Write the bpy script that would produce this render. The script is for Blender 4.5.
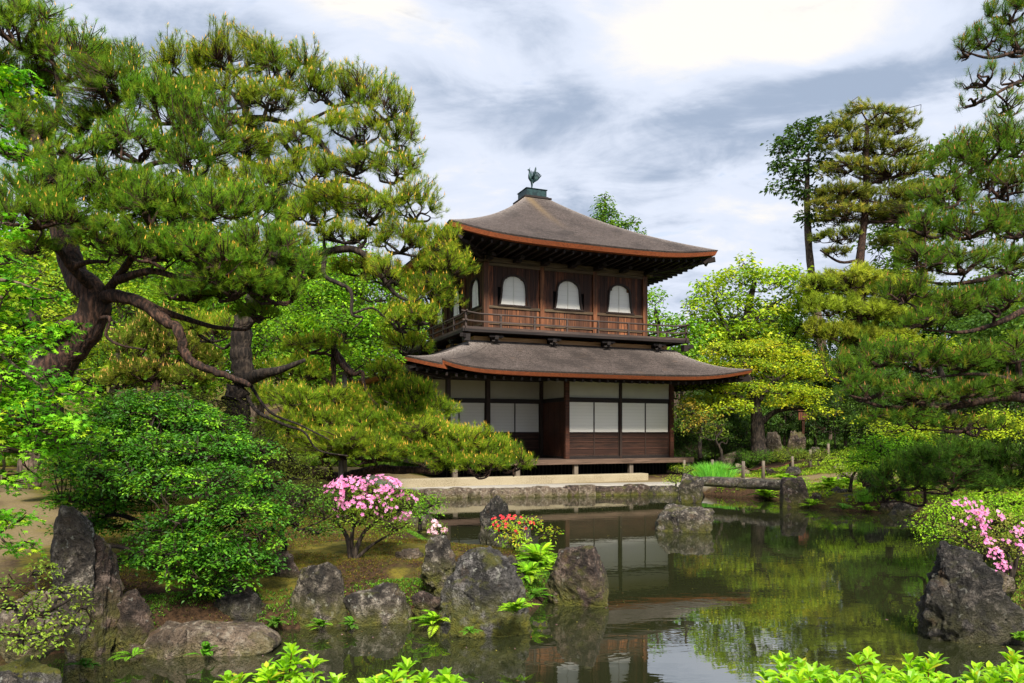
import bpy, bmesh, math, random
import numpy as np
from mathutils import Vector, Matrix, noise

for o in list(bpy.data.objects):
    bpy.data.objects.remove(o)
SC = bpy.context.scene
COL = SC.collection
PI = math.pi
# ------------------------------------------------------------------ camera
CAM_Z, FOC, HOR = 1.84, 750.0, 432.0          # eye height over the water, focal length and horizon of the photograph
cam_d = bpy.data.cameras.new('camera')
cam_d.sensor_width = 36.0
cam_d.lens = FOC / 1024 * 36.0
cam_d.shift_y = (HOR - 341.5) / 1024
cam_d.clip_start = 0.1
cam_d.clip_end = 3000
cam = bpy.data.objects.new('camera', cam_d)
cam.location = (0, 0, CAM_Z)
cam.rotation_euler = (PI / 2, 0, 0)
COL.objects.link(cam)
SC.camera = cam
# ------------------------------------------------------------------ world, sun, exposure
SUN_EL, SUN_AZ = math.radians(44), math.radians(168)   # azimuth clockwise from +Y (view direction)
W = bpy.data.worlds.new('World')
SC.world = W
W.use_nodes = True


def build_world():
    nt = W.node_tree
    nt.nodes.clear()
    N, L = nt.nodes.new, nt.links.new

    def math_(op, a, b=None, clamp=False):
        n = N('ShaderNodeMath'); n.operation = op; n.use_clamp = clamp
        for i, v in enumerate((a, b)):
            if v is None: continue
            if isinstance(v, (int, float)): n.inputs[i].default_value = v
            else: L(v, n.inputs[i])
        return n.outputs[0]

    def mix(f, a, b):
        n = N('ShaderNodeMix'); n.data_type = 'RGBA'
        for s, v in ((n.inputs[0], f), (n.inputs[6], a), (n.inputs[7], b)):
            if isinstance(v, (int, float)): s.default_value = v
            elif isinstance(v, tuple): s.default_value = (*v, 1)
            else: L(v, s)
        return n.outputs[2]

    def ramp(v, a, b):
        n = N('ShaderNodeMapRange'); n.interpolation_type = 'SMOOTHSTEP'
        n.inputs[1].default_value = a; n.inputs[2].default_value = b
        L(v, n.inputs[0])
        return n.outputs[0]
    sky = N('ShaderNodeTexSky'); sky.sky_type = 'NISHITA'; sky.sun_disc = False
    sky.sun_elevation = SUN_EL; sky.sun_rotation = SUN_AZ
    tc = N('ShaderNodeTexCoord')
    sep = N('ShaderNodeSeparateXYZ'); L(tc.outputs['Generated'], sep.inputs[0])
    zz = math_('ADD', math_('MAXIMUM', sep.outputs[2], 0.0), 0.22)
    cmb = N('ShaderNodeCombineXYZ')
    L(math_('DIVIDE', sep.outputs[0], zz), cmb.inputs[0]); L(math_('DIVIDE', sep.outputs[1], zz), cmb.inputs[1])

    def noise_(scale, det, off, dist=0.0, rough=0.55):
        m = N('ShaderNodeMapping'); m.inputs['Location'].default_value = off
        m.inputs['Scale'].default_value = (1.0, 1.5, 1)
        L(cmb.outputs[0], m.inputs[0])
        n = N('ShaderNodeTexNoise'); n.inputs['Scale'].default_value = scale
        n.inputs['Detail'].default_value = det; n.inputs['Distortion'].default_value = dist
        n.inputs['Roughness'].default_value = rough
        L(m.outputs[0], n.inputs[0])
        return n.outputs['Fac']

    def spot(px, py, rx, ry):                  # a patch of sky around one direction
        d = Vector(((px - 512) / FOC, 1, (HOR - py) / FOC))
        az, el = math.atan2(d.x, d.y), math.atan2(d.z, math.hypot(d.x, d.y))
        a = math_('ARCTAN2', sep.outputs[0], sep.outputs[1])
        e = math_('ARCSINE', sep.outputs[2])
        u = math_('DIVIDE', math_('SUBTRACT', a, az), rx / FOC)
        v = math_('DIVIDE', math_('SUBTRACT', e, el), ry / FOC)
        s = math_('ADD', math_('MULTIPLY', u, u), math_('MULTIPLY', v, v))
        return math_('EXPONENT', math_('MULTIPLY', s, -1.0))
    n1 = noise_(1.7, 7, (3.1, 1.7, 0), .5, .58)
    n2 = noise_(3.6, 6, (8.0, 4.2, 0), 0.6, .6)
    v = math_('ADD', math_('MULTIPLY', n1, 0.62), math_('MULTIPLY', n2, 0.38))
    for px, py, rx, ry, k in ((790, 20, 130, 45, .24), (640, 35, 80, 34, .13), (440, 40, 90, 30, .10), (360, 5, 70, 20, .12), (860, 120, 120, 30, -.04),
                              (640, 125, 120, 40, -.11), (560, 60, 60, 30, -.04), (845, 88, 75, 16, -.13), (730, 85, 60, 20, -.05), (475, 190, 60, 40, .08),
                              (250, 20, 110, 40, -.07), (940, 60, 30, 50, .03), (760, 210, 120, 60, .06)):
        v = math_('ADD', v, math_('MULTIPLY', spot(px, py, rx, ry), k))
    S = 5.85
    grey = (0.36 * S, 0.44 * S, 0.58 * S)
    pale = (0.72 * S, 0.78 * S, 0.91 * S)
    cream = (0.97 * S, 0.925 * S, 0.86 * S)
    c = mix(ramp(v, 0.36, 0.56), grey, pale)
    c = mix(ramp(v, 0.55, 0.72), c, cream)
    gap = math_('MULTIPLY', ramp(n2, 0.60, 0.72), 0.35)
    c = mix(gap, c, sky.outputs[0])
    bg = N('ShaderNodeBackground'); bg.inputs[1].default_value = 0.1
    L(c, bg.inputs[0])
    out = N('ShaderNodeOutputWorld'); L(bg.outputs[0], out.inputs[0])


build_world()
sun_d = bpy.data.lights.new('sun', 'SUN')
sun_d.energy = 4.3
sun_d.angle = math.radians(12)
sun_d.color = (1.0, 0.93, 0.80)
sun = bpy.data.objects.new('sun', sun_d)
_dir = Vector((math.sin(SUN_AZ) * math.cos(SUN_EL), math.cos(SUN_AZ) * math.cos(SUN_EL), math.sin(SUN_EL)))
sun.rotation_euler = _dir.to_track_quat('Z', 'Y').to_euler()
sun.location = _dir * 60
COL.objects.link(sun)
SC.view_settings.view_transform = 'Standard'
SC.view_settings.look = 'None'
SC.view_settings.gamma = 1
SC.view_settings.exposure = 0.92
try:
    SC.cycles.max_bounces = 6; SC.cycles.diffuse_bounces = 3; SC.cycles.glossy_bounces = 3
    SC.cycles.transmission_bounces = 3; SC.cycles.transparent_max_bounces = 4
    SC.cycles.caustics_reflective = False; SC.cycles.caustics_refractive = False
except Exception:
    pass
RNG = np.random.default_rng(7)
random.seed(7)


def P(px, py, D):
    """world point seen at a pixel of the photograph, D metres away"""
    return Vector(((px - 512) / FOC * D, D, CAM_Z + (HOR - py) / FOC * D))


def dist_at(py, z=0.0):
    return (CAM_Z - z) * FOC / (py - HOR)
# ------------------------------------------------------------------ helpers: tagging, meshes


def tag(o, label=None, cat=None, group=None, kind=None):
    if label: o['label'] = label
    if cat: o['category'] = cat
    if group: o['group'] = group
    if kind: o['kind'] = kind
    return o


def empty(name, loc, label, cat, group=None, rz=0.0):
    o = bpy.data.objects.new(name, None)
    o.location = loc; o.rotation_euler = (0, 0, rz); o.empty_display_size = .2
    COL.objects.link(o)
    return tag(o, label, cat, group)


def link(name, me, mat, parent=None, world=True):
    """one mesh object; when it has a parent, vertices given in world space are kept there"""
    o = bpy.data.objects.new(name, me)
    if mat is not None:
        for m in (mat if isinstance(mat, (list, tuple)) else [mat]): me.materials.append(m)
    COL.objects.link(o)
    if parent is not None:
        o.parent = parent
        if world:
            o.location = -parent.location
    return o


def rebase(o, loc):
    """move the origin of an unparented mesh to loc without moving its surface"""
    loc = Vector(loc)
    n = len(o.data.vertices)
    a = np.empty(n * 3, np.float32); o.data.vertices.foreach_get('co', a)
    a = a.reshape(-1, 3) - np.array(loc, np.float32)
    o.data.vertices.foreach_set('co', a.ravel()); o.location = loc
    return o


def np_mesh(name, V, F, nper, tint=None, smooth=False):
    """V (n,3), F (m,nper) -> mesh; tint (m,3) per face colour"""
    me = bpy.data.meshes.new(name)
    V = np.ascontiguousarray(V, np.float32); F = np.ascontiguousarray(F, np.int32)
    me.vertices.add(len(V)); me.vertices.foreach_set('co', V.ravel())
    me.loops.add(F.size); me.loops.foreach_set('vertex_index', F.ravel())
    me.polygons.add(len(F)); me.polygons.foreach_set('loop_start', np.arange(0, F.size, nper, dtype=np.int32))
    me.polygons.foreach_set('use_smooth', np.full(len(F), smooth, bool))
    if tint is not None:
        at = me.attributes.new('tint', 'FLOAT_COLOR', 'FACE')
        c = np.ones((len(F), 4), np.float32); c[:, :3] = tint
        at.data.foreach_set('color', c.ravel())
    me.update(calc_edges=True)
    return me


class MB:
    """collects boxes, prisms and tubes for ONE mesh"""
    def __init__(s): s.v, s.f, s.sm = [], [], []
    def add(s, v, f, smooth=False):
        b = len(s.v); s.v += [tuple(p) for p in v]; s.f += [tuple(i + b for i in q) for q in f]; s.sm += [smooth] * len(f)
    def box(s, x0, x1, y0, y1, z0, z1):
        s.add([(x0, y0, z0), (x1, y0, z0), (x1, y1, z0), (x0, y1, z0), (x0, y0, z1), (x1, y0, z1), (x1, y1, z1), (x0, y1, z1)],
              [(0, 3, 2, 1), (4, 5, 6, 7), (0, 1, 5, 4), (1, 2, 6, 5), (2, 3, 7, 6), (3, 0, 4, 7)])
    def beam(s, a, b, w, h, up=(0, 0, 1)):
        a, b = Vector(a), Vector(b); d = (b - a).normalized(); u = Vector(up)
        r = d.cross(u).normalized() * (w / 2); u = r.cross(d).normalized() * (h / 2)
        s.add([a - r - u, a + r - u, a + r + u, a - r + u, b - r - u, b + r - u, b + r + u, b - r + u],
              [(0, 1, 2, 3), (7, 6, 5, 4), (0, 4, 5, 1), (1, 5, 6, 2), (2, 6, 7, 3), (3, 7, 4, 0)])
    def tube(s, pts, rad, n=8, smooth=True, cap=True):
        pts = [Vector(p) for p in pts]; k = len(pts)
        if isinstance(rad, (int, float)): rad = [rad] * k
        V = []; ref = Vector((0.31, 0.17, 0.93))
        for i, p in enumerate(pts):
            d = (pts[min(i + 1, k - 1)] - pts[max(i - 1, 0)])
            if d.length < 1e-9: d = Vector((0, 0, 1))
            d.normalize()
            x = d.cross(ref)
            if x.length < 1e-3: x = d.cross(Vector((1, 0, 0)))
            x.normalize(); y = d.cross(x)
            for j in range(n):
                a = 2 * PI * j / n; V.append(p + (x * math.cos(a) + y * math.sin(a)) * rad[i])
        F = [(i * n + j, i * n + (j + 1) % n, (i + 1) * n + (j + 1) % n, (i + 1) * n + j) for i in range(k - 1) for j in range(n)]
        if cap: F += [tuple(range(n))[::-1], tuple((k - 1) * n + j for j in range(n))]
        s.add(V, F, smooth)
    def prism(s, poly, y0, y1):
        """poly in (x,z), extruded along y"""
        n = len(poly)
        s.add([(x, y0, z) for x, z in poly] + [(x, y1, z) for x, z in poly],
              [tuple(range(n)), tuple(range(2 * n - 1, n - 1, -1))] + [(i, i + n, (i + 1) % n + n, (i + 1) % n) for i in range(n)])
    def mesh(s, name):
        me = bpy.data.meshes.new(name); me.from_pydata(s.v, [], s.f)
        me.polygons.foreach_set('use_smooth', s.sm)
        me.update()
        return me
    def build(s, name, mat, parent=None, world=False):
        return link(name, s.mesh(name), mat, parent, world)


def bevelled(o, w=0.01, seg=1):
    m = o.modifiers.new('bevel', 'BEVEL'); m.width = w; m.segments = seg; m.limit_method = 'ANGLE'; m.angle_limit = math.radians(35)
    return o
# ------------------------------------------------------------------ materials


class NT:
    def __init__(s, name):
        s.m = bpy.data.materials.new(name); s.m.use_nodes = True
        s.t = s.m.node_tree; s.t.nodes.clear()
        s.b = s.t.nodes.new('ShaderNodeBsdfPrincipled'); s.o = s.t.nodes.new('ShaderNodeOutputMaterial')
        s.L(s.b.outputs[0], s.o.inputs[0])
        s.tc = s.t.nodes.new('ShaderNodeTexCoord'); s.geo = s.t.nodes.new('ShaderNodeNewGeometry')
    def L(s, a, b): s.t.links.new(a, b)
    def setv(s, sock, v):
        if isinstance(v, (int, float)): sock.default_value = v
        elif isinstance(v, tuple): sock.default_value = (*v, 1) if len(sock.default_value) == 4 and len(v) == 3 else v
        else: s.L(v, sock)
    def noise(s, scale, det=4, st=(1, 1, 1), rough=.55, dist=0, coord='Object', off=(0, 0, 0)):
        mp = s.t.nodes.new('ShaderNodeMapping'); mp.inputs['Scale'].default_value = st; mp.inputs['Location'].default_value = off
        s.L(s.tc.outputs[coord], mp.inputs[0])
        n = s.t.nodes.new('ShaderNodeTexNoise'); n.inputs['Scale'].default_value = scale; n.inputs['Detail'].default_value = det
        n.inputs['Roughness'].default_value = rough; n.inputs['Distortion'].default_value = dist
        s.L(mp.outputs[0], n.inputs[0]); return n.outputs['Fac']
    def voro(s, scale, st=(1, 1, 1), feat='F1', out='Distance', coord='Object'):
        mp = s.t.nodes.new('ShaderNodeMapping'); mp.inputs['Scale'].default_value = st
        s.L(s.tc.outputs[coord], mp.inputs[0])
        n = s.t.nodes.new('ShaderNodeTexVoronoi'); n.feature = feat; n.inputs['Scale'].default_value = scale
        s.L(mp.outputs[0], n.inputs[0]); return n.outputs[out]
    def rng(s, v, a, b, c=0.0, d=1.0):
        n = s.t.nodes.new('ShaderNodeMapRange'); n.interpolation_type = 'SMOOTHSTEP'
        for i, x in enumerate((a, b, c, d)): n.inputs[i + 1].default_value = x
        s.L(v, n.inputs[0]); return n.outputs[0]
    def mix(s, f, a, b, mode='MIX'):
        n = s.t.nodes.new('ShaderNodeMix'); n.data_type = 'RGBA'; n.blend_type = mode
        s.setv(n.inputs[0], f); s.setv(n.inputs[6], a); s.setv(n.inputs[7], b); return n.outputs[2]
    def math(s, op, a, b=0.0):
        n = s.t.nodes.new('ShaderNodeMath'); n.operation = op; s.setv(n.inputs[0], a); s.setv(n.inputs[1], b); return n.outputs[0]
    def attr(s, name):
        n = s.t.nodes.new('ShaderNodeAttribute'); n.attribute_name = name; return n
    def bump(s, h, strength=.4, dist=.02):
        n = s.t.nodes.new('ShaderNodeBump'); n.inputs['Strength'].default_value = strength; n.inputs['Distance'].default_value = dist
        s.L(h, n.inputs['Height']); s.L(n.outputs[0], s.b.inputs['Normal']); return n
    def fin(s, col, rough=.7, spec=.4):
        s.setv(s.b.inputs['Base Color'], col); s.setv(s.b.inputs['Roughness'], rough)
        s.b.inputs['Specular IOR Level'].default_value = spec
        return s.m


def m_leaf(name, transl=.35, rough=.45, spec=.35):
    n = NT(name); a = n.attr('tint')
    n.fin(a.outputs['Color'], rough, spec)
    if transl > 0:
        tr = n.t.nodes.new('ShaderNodeBsdfTranslucent')
        c = n.mix(1.0, a.outputs['Color'], (1.35, 1.25, .55), 'MULTIPLY'); n.L(c, tr.inputs[0])
        mx = n.t.nodes.new('ShaderNodeMixShader'); mx.inputs[0].default_value = transl
        n.L(n.b.outputs[0], mx.inputs[1]); n.L(tr.outputs[0], mx.inputs[2]); n.L(mx.outputs[0], n.o.inputs[0])
    return n.m


def m_bark(name, c1, c2, c3, scale=9.0):
    n = NT(name)
    v = n.voro(scale, (1, 1, .33)); e = n.noise(scale * 2.5, 5, (1, 1, .3)); b = n.noise(1.6, 3)
    c = n.mix(n.rng(v, .12, .5), c2, c1); c = n.mix(n.rng(e, .42, .68, 0, .8), c, c3); c = n.mix(n.rng(b, .45, .7, 0, .5), c, c1)
    n.bump(n.math('ADD', n.math('MULTIPLY', v, -1.2), e), .9, .03)
    return n.fin(c, .85, .25)


def m_rock(name, dark, mid, light, moss=.5, lichen=.5, cushion=0.0):
    n = NT(name)
    a = n.noise(2.2, 6, rough=.65); b = n.noise(9, 6, rough=.7); c_ = n.noise(34, 4, rough=.7)
    c = n.mix(n.rng(a, .32, .62), dark, mid)
    c = n.mix(n.rng(b, .48, .64, 0, .9), c, light)
    c = n.mix(n.rng(n.noise(3.5, 6, (1, 1, .5), .7, 1.2, off=(3, 3, 3)), .50, .60, 0, .75), c, tuple(x * .5 for x in dark))
    c = n.mix(n.rng(c_, .50, .62, 0, .7), c, tuple(x * .35 for x in dark))
    c = n.mix(n.rng(n.noise(5.0, 5, off=(4, 2, 9)), .60, .72, 0, .5), c, (.17, .10, .055))
    c = n.mix(n.rng(n.noise(15, 3, off=(1, 7, 3)), .64, .68, 0, lichen), c, (.48, .48, .42))
    at = n.attr('low'); sx = n.t.nodes.new('ShaderNodeSeparateXYZ'); n.L(n.geo.outputs['Normal'], sx.inputs[0])
    up = n.math('MULTIPLY', n.rng(sx.outputs[2], .0, .8), n.rng(n.noise(4, 4, off=(9, 9, 1)), .50, .60))
    lowm = n.math('MULTIPLY', at.outputs['Fac'], n.rng(n.noise(7, 4, off=(2, 5, 1)), .36, .52))
    mk0 = n.math('MULTIPLY', n.rng(sx.outputs[2], .15, .6), cushion)
    mk = n.math('MINIMUM', n.math('ADD', mk0, n.math('ADD', n.math('MULTIPLY', up, moss * .7), n.math('MULTIPLY', lowm, moss * 1.3))), 1.0)
    mcol = n.mix(n.noise(20, 2), (.035, .065, .008), (.20, .17, .015))
    c = n.mix(mk, c, mcol)
    h = n.math('ADD', n.math('MULTIPLY', b, 1.0), n.math('MULTIPLY', c_, .35))
    h = n.math('ADD', h, n.math('MULTIPLY', n.noise(70, 3, rough=.7), .15))
    n.bump(h, 1.0, .17)
    n.setv(n.b.inputs['Roughness'], n.rng(a, .3, .7, .55, .9))
    m = n.fin(c, n.rng(b, .3, .7, .5, .85), .4)
    return m


def m_wood(name, c1, c2, c3, axis='Z', scale=6.0, rough=.6, bump=.25, cells=0):
    st = {'Z': (1, 1, .06), 'X': (.06, 1, 1), 'Y': (1, .06, 1)}[axis]
    n = NT(name)
    a = n.noise(scale * 4, 5, st, .6); b = n.noise(scale, 3, tuple(x * (.5 if x == 1 else 1) for x in st)); d = n.noise(1.1, 4)
    c = n.mix(n.rng(a, .35, .65), c1, c2); c = n.mix(n.rng(b, .45, .62), c, c3); c = n.mix(n.rng(d, .5, .7, 0, .5), c, c1)
    if cells:
        v = n.voro(cells, (1, 1, 0), 'F1', 'Color')
        sp = n.t.nodes.new('ShaderNodeSeparateColor'); n.L(v, sp.inputs[0])
        c = n.mix(n.rng(sp.outputs[0], 0, 1, 0, .85), c, c1)
    n.bump(a, bump, .01)
    return n.fin(c, rough, .25)


M = {}
M['leaf'] = m_leaf('leaf_surface', .40, .5, .18)
M['leaf_gloss'] = m_leaf('leaf_glossy_surface', .36, .5, .3)
M['needle'] = m_leaf('needle_surface', .42, .6, .08)
M['petal'] = m_leaf('petal_surface', .35, .6, .2)
M['bark_red'] = m_bark('bark_red_pine', (.016, .010, .008), (.055, .028, .019), (.11, .058, .040), 14)
M['bark_dark'] = m_bark('bark_dark', (.012, .009, .008), (.036, .024, .018), (.08, .06, .045), 9)
M['bark_grey'] = m_bark('bark_grey_brown', (.05, .035, .026), (.13, .09, .065), (.22, .16, .12), 8)
M['twig'] = m_bark('twig_bark', (.03, .018, .012), (.06, .035, .024), (.09, .055, .04), 20)
M['rock_grey'] = m_rock('rock_grey', (.024, .020, .018), (.100, .080, .062), (.33, .28, .225), .8, .6)
M['rock_brown'] = m_rock('rock_brown', (.030, .020, .016), (.11, .07, .052), (.30, .22, .18), .8, .4)
M['rock_dark'] = m_rock('rock_dark', (.014, .012, .011), (.046, .039, .034), (.18, .155, .135), .25, .3)
M['rock_pale'] = m_rock('rock_pale', (.032, .027, .024), (.135, .108, .086), (.45, .39, .32), .7, .6)
M['rock_tan'] = m_rock('rock_tan', (.10, .07, .05), (.27, .20, .145), (.44, .37, .29), .5, .3)
M['rock_cushion'] = m_rock('rock_moss_cushion', (.03, .027, .025), (.11, .10, .095), (.27, .25, .24), 1.0, .3, 1.0)
M['rock_moss'] = m_rock('rock_mossy', (.03, .027, .025), (.11, .10, .095), (.27, .25, .24), 1.0, .5)
M['wood_dark'] = m_wood('wood_dark_post', (.018, .012, .010), (.045, .026, .020), (.030, .018, .014))
M['wood_black'] = m_wood('wood_black_beam', (.010, .008, .008), (.026, .018, .016), (.016, .012, .011), 'X')
M['wood_rail'] = m_wood('wood_rail_grey', (.030, .022, .020), (.090, .062, .052), (.052, .036, .031), 'X')
M['wood_board'] = m_wood('wood_weathered_boards', (.036, .017, .011), (.33, .125, .052), (.15, .056, .026), 'Z', 7, cells=5.5)
M['wood_red'] = m_wood('wood_red_brown_panel', (.030, .012, .008), (.11, .038, .020), (.055, .021, .013), 'X')
M['wood_side'] = m_wood('wood_dark_boards', (.022, .010, .007), (.22, .072, .030), (.055, .022, .013), 'Z', 8, cells=5.5)
M['wood_tan'] = m_wood('wood_weathered_tan', (.05, .035, .022), (.17, .12, .07), (.10, .065, .038), 'X')
M['wood_kick'] = m_wood('wood_orange_board', (.52, .26, .12), (.74, .44, .23), (.60, .34, .17), 'X')
M['wood_post'] = m_wood('wood_grey_fence', (.09, .07, .055), (.22, .18, .14), (.15, .12, .09))
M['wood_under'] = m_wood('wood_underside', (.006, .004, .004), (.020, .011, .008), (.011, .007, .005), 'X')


def m_shingle():
    n = NT('roof_bark_shingle')
    a = n.noise(13, 7, (.6, .6, 5), .85); b = n.noise(40, 4, (1, 1, 3)); c0 = n.noise(.9, 5, rough=.6); d = n.noise(5, 5, (.3, .3, 1))
    c = n.mix(n.rng(a, .42, .60), (.018, .014, .013), (.100, .077, .070))
    c = n.mix(n.rng(b, .48, .62, 0, .8), c, (.19, .155, .14))
    c = n.mix(n.rng(c0, .46, .68, 0, .7), c, (.032, .026, .024))
    c = n.mix(n.rng(d, .60, .75, 0, .5), c, (.13, .085, .06))
    w = n.noise(3, 4, (.25, .25, 22), .8); c = n.mix(n.rng(w, .50, .62, 0, .55), c, (.020, .015, .013))
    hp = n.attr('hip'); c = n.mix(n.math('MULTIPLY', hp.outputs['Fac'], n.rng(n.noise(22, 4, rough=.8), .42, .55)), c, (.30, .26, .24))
    at = n.attr('stain'); c = n.mix(n.math('MULTIPLY', at.outputs['Fac'], .8), c, (.22, .15, .075))
    n.bump(n.math('ADD', a, b), .9, .03)
    return n.fin(c, .9, .2)


M['shingle'] = m_shingle()
_n = NT('roof_edge_orange')
_a = _n.noise(16, 5, (1, 1, 5), .75); _b = _n.noise(1.4, 4)
_c = _n.mix(_n.rng(_a, .35, .65), (.13, .034, .013), (.35, .095, .031)); _c = _n.mix(_n.rng(_b, .45, .7, 0, .6), _c, (.20, .055, .022))
_n.bump(_a, .4, .01)
M['eave_edge'] = _n.fin(_c, .7, .3)
_n = NT('paper_white')
_a = _n.noise(1.2, 3)
M['paper'] = _n.fin(_n.mix(_a, (.90, .86, .79), (.94, .91, .85)), .8, .2)
_n = NT('plaster_cream')
M['plaster'] = _n.fin(_n.mix(_n.noise(2.5, 5), (.50, .48, .41), (.62, .60, .53)), .9, .15)
_n = NT('bronze_green')
_a = _n.noise(9, 4)
_n.b.inputs['Metallic'].default_value = .35
M['bronze'] = _n.fin(_n.mix(_n.rng(_a, .4, .6), (.006, .022, .026), (.018, .052, .055)), .5, .5)
_n = NT('stone_step_beige')
_a = _n.noise(30, 5); _b = _n.noise(1.6, 4)
_n.bump(_a, .4, .01)
M['step'] = _n.fin(_n.mix(_n.rng(_a, .3, .7), _n.mix(_n.rng(_b, .35, .65), (.20, .16, .095), (.31, .26, .17)), (.36, .31, .22)), .9, .2)
_n = NT('black_under')
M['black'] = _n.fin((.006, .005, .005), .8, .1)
# ------------------------------------------------------------------ ground, pond
SHORE = [(-3.9, 4.2), (-3.75, 5.3), (-3.85, 6.2), (-3.1, 6.75), (-2.0, 7.0), (-1.6, 7.45), (-.95, 7.5), (-.6, 7.2), (-.05, 7.15), (.25, 7.9), (.52, 9.0), (.36, 9.9), (-.25, 10.3),
         (-.9, 10.8), (-1.6, 12.6), (-2.1, 15.5), (-2.6, 18.9), (-2.4, 21.0), (1.3, 21.72), (4.6, 22.4), (5.7, 22.1), (6.7, 21.3), (7.4, 20.3), (7.2, 19.0), (7.6, 17.6),
         (8.5, 16.9), (9.1, 15.8), (8.5, 13.4), (7.3, 11.2), (6.3, 9.6), (5.6, 8.3), (4.7, 7.3), (4.9, 5.8), (5.2, 4.2), (3.0, 3.7), (0, 3.5), (-2.4, 3.6)]


def poly_sd(X, Y, poly):
    """signed distance, negative inside"""
    p = np.array(poly, float); q = np.roll(p, -1, 0)
    d = np.full(X.shape, 1e9); ins = np.zeros(X.shape, bool)
    for (ax, ay), (bx, by) in zip(p, q):
        ex, ey = bx - ax, by - ay; wx, wy = X - ax, Y - ay
        t = np.clip((wx * ex + wy * ey) / (ex * ex + ey * ey), 0, 1)
        d = np.minimum(d, np.hypot(wx - ex * t, wy - ey * t))
        c = ((ay <= Y) & (by > Y)) | ((by <= Y) & (ay > Y))
        with np.errstate(divide='ignore', invalid='ignore'):
            xi = ax + (Y - ay) / (by - ay) * ex
        ins ^= c & (X < xi)
    return np.where(ins, -d, d)


def smooth_noise(X, Y, s, seed):
    r = np.random.default_rng(seed); out = np.zeros(X.shape)
    for k in range(7):
        a = r.uniform(0, 2 * PI); f = s * r.uniform(.6, 1.7); ph = r.uniform(0, 6.28)
        out += np.sin((X * math.cos(a) + Y * math.sin(a)) * f + ph + 1.3 * np.sin(X * f * .37 + Y * f * .29 + ph * 2))
    return out / 7


def ground_z(X, Y):
    X = np.asarray(X, float); Y = np.asarray(Y, float)
    d = poly_sd(X, Y, SHORE) + .10 * smooth_noise(X, Y, 3.0, 1)
    out = .36 * (1 - np.exp(-np.maximum(d, 0) / .22))
    z = np.where(d > 0, out, np.maximum(d * .9, -.7))
    land = np.clip((d - .3) / 1.5, 0, 1)
    side_l = np.clip((-X - 2.0) / 3, 0, 1); side_r = np.clip((X - 8.4) / 3, 0, 1)
    z += land * (side_l * (.10 + .016 * np.clip(Y - 6, 0, 16)) + side_r * (.03 * np.clip(Y - 16, 0, 16) + .15))
    # the mossy mound between shore and azalea, low hills at the back
    z += land * .14 * np.exp(-((X + 1.2) ** 2 / 1.6 + (Y - 9.0) ** 2 / 3.0))
    z += land * .03 * smooth_noise(X, Y, 1.9, 3)
    bank = np.clip((Y - 19.6) / .8, 0, 1) * np.clip((23.6 + X * .3 - Y) / .8, 0, 1) * np.clip((X + 4.5) / 1.5, 0, 1) * np.clip((6.2 - X) / 1, 0, 1)
    z = np.where(d > 0, np.minimum(z, z * (1 - bank) + .27 * bank), z)
    z += .06 * np.clip(Y - 34, 0, 30) + .15 * np.clip(Y - 64, 0, 60)
    return z


def gz(x, y): return float(ground_z(np.array([x]), np.array([y]))[0])


def axis(a0, a1, st, lo, hi, grow=1.18):
    c = list(np.arange(a0, a1 + 1e-6, st)); s = st
    while c[-1] < hi: s *= grow; c.append(c[-1] + s)
    s = st
    while c[0] > lo: s *= grow; c.insert(0, c[0] - s)
    return np.array(c)


def seg_dist(X, Y, pts):
    d = np.full(X.shape, 1e9)
    for (ax, ay), (bx, by) in zip(pts[:-1], pts[1:]):
        ex, ey = bx - ax, by - ay
        t = np.clip(((X - ax) * ex + (Y - ay) * ey) / (ex * ex + ey * ey), 0, 1)
        d = np.minimum(d, np.hypot(X - ax - ex * t, Y - ay - ey * t))
    return d


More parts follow.
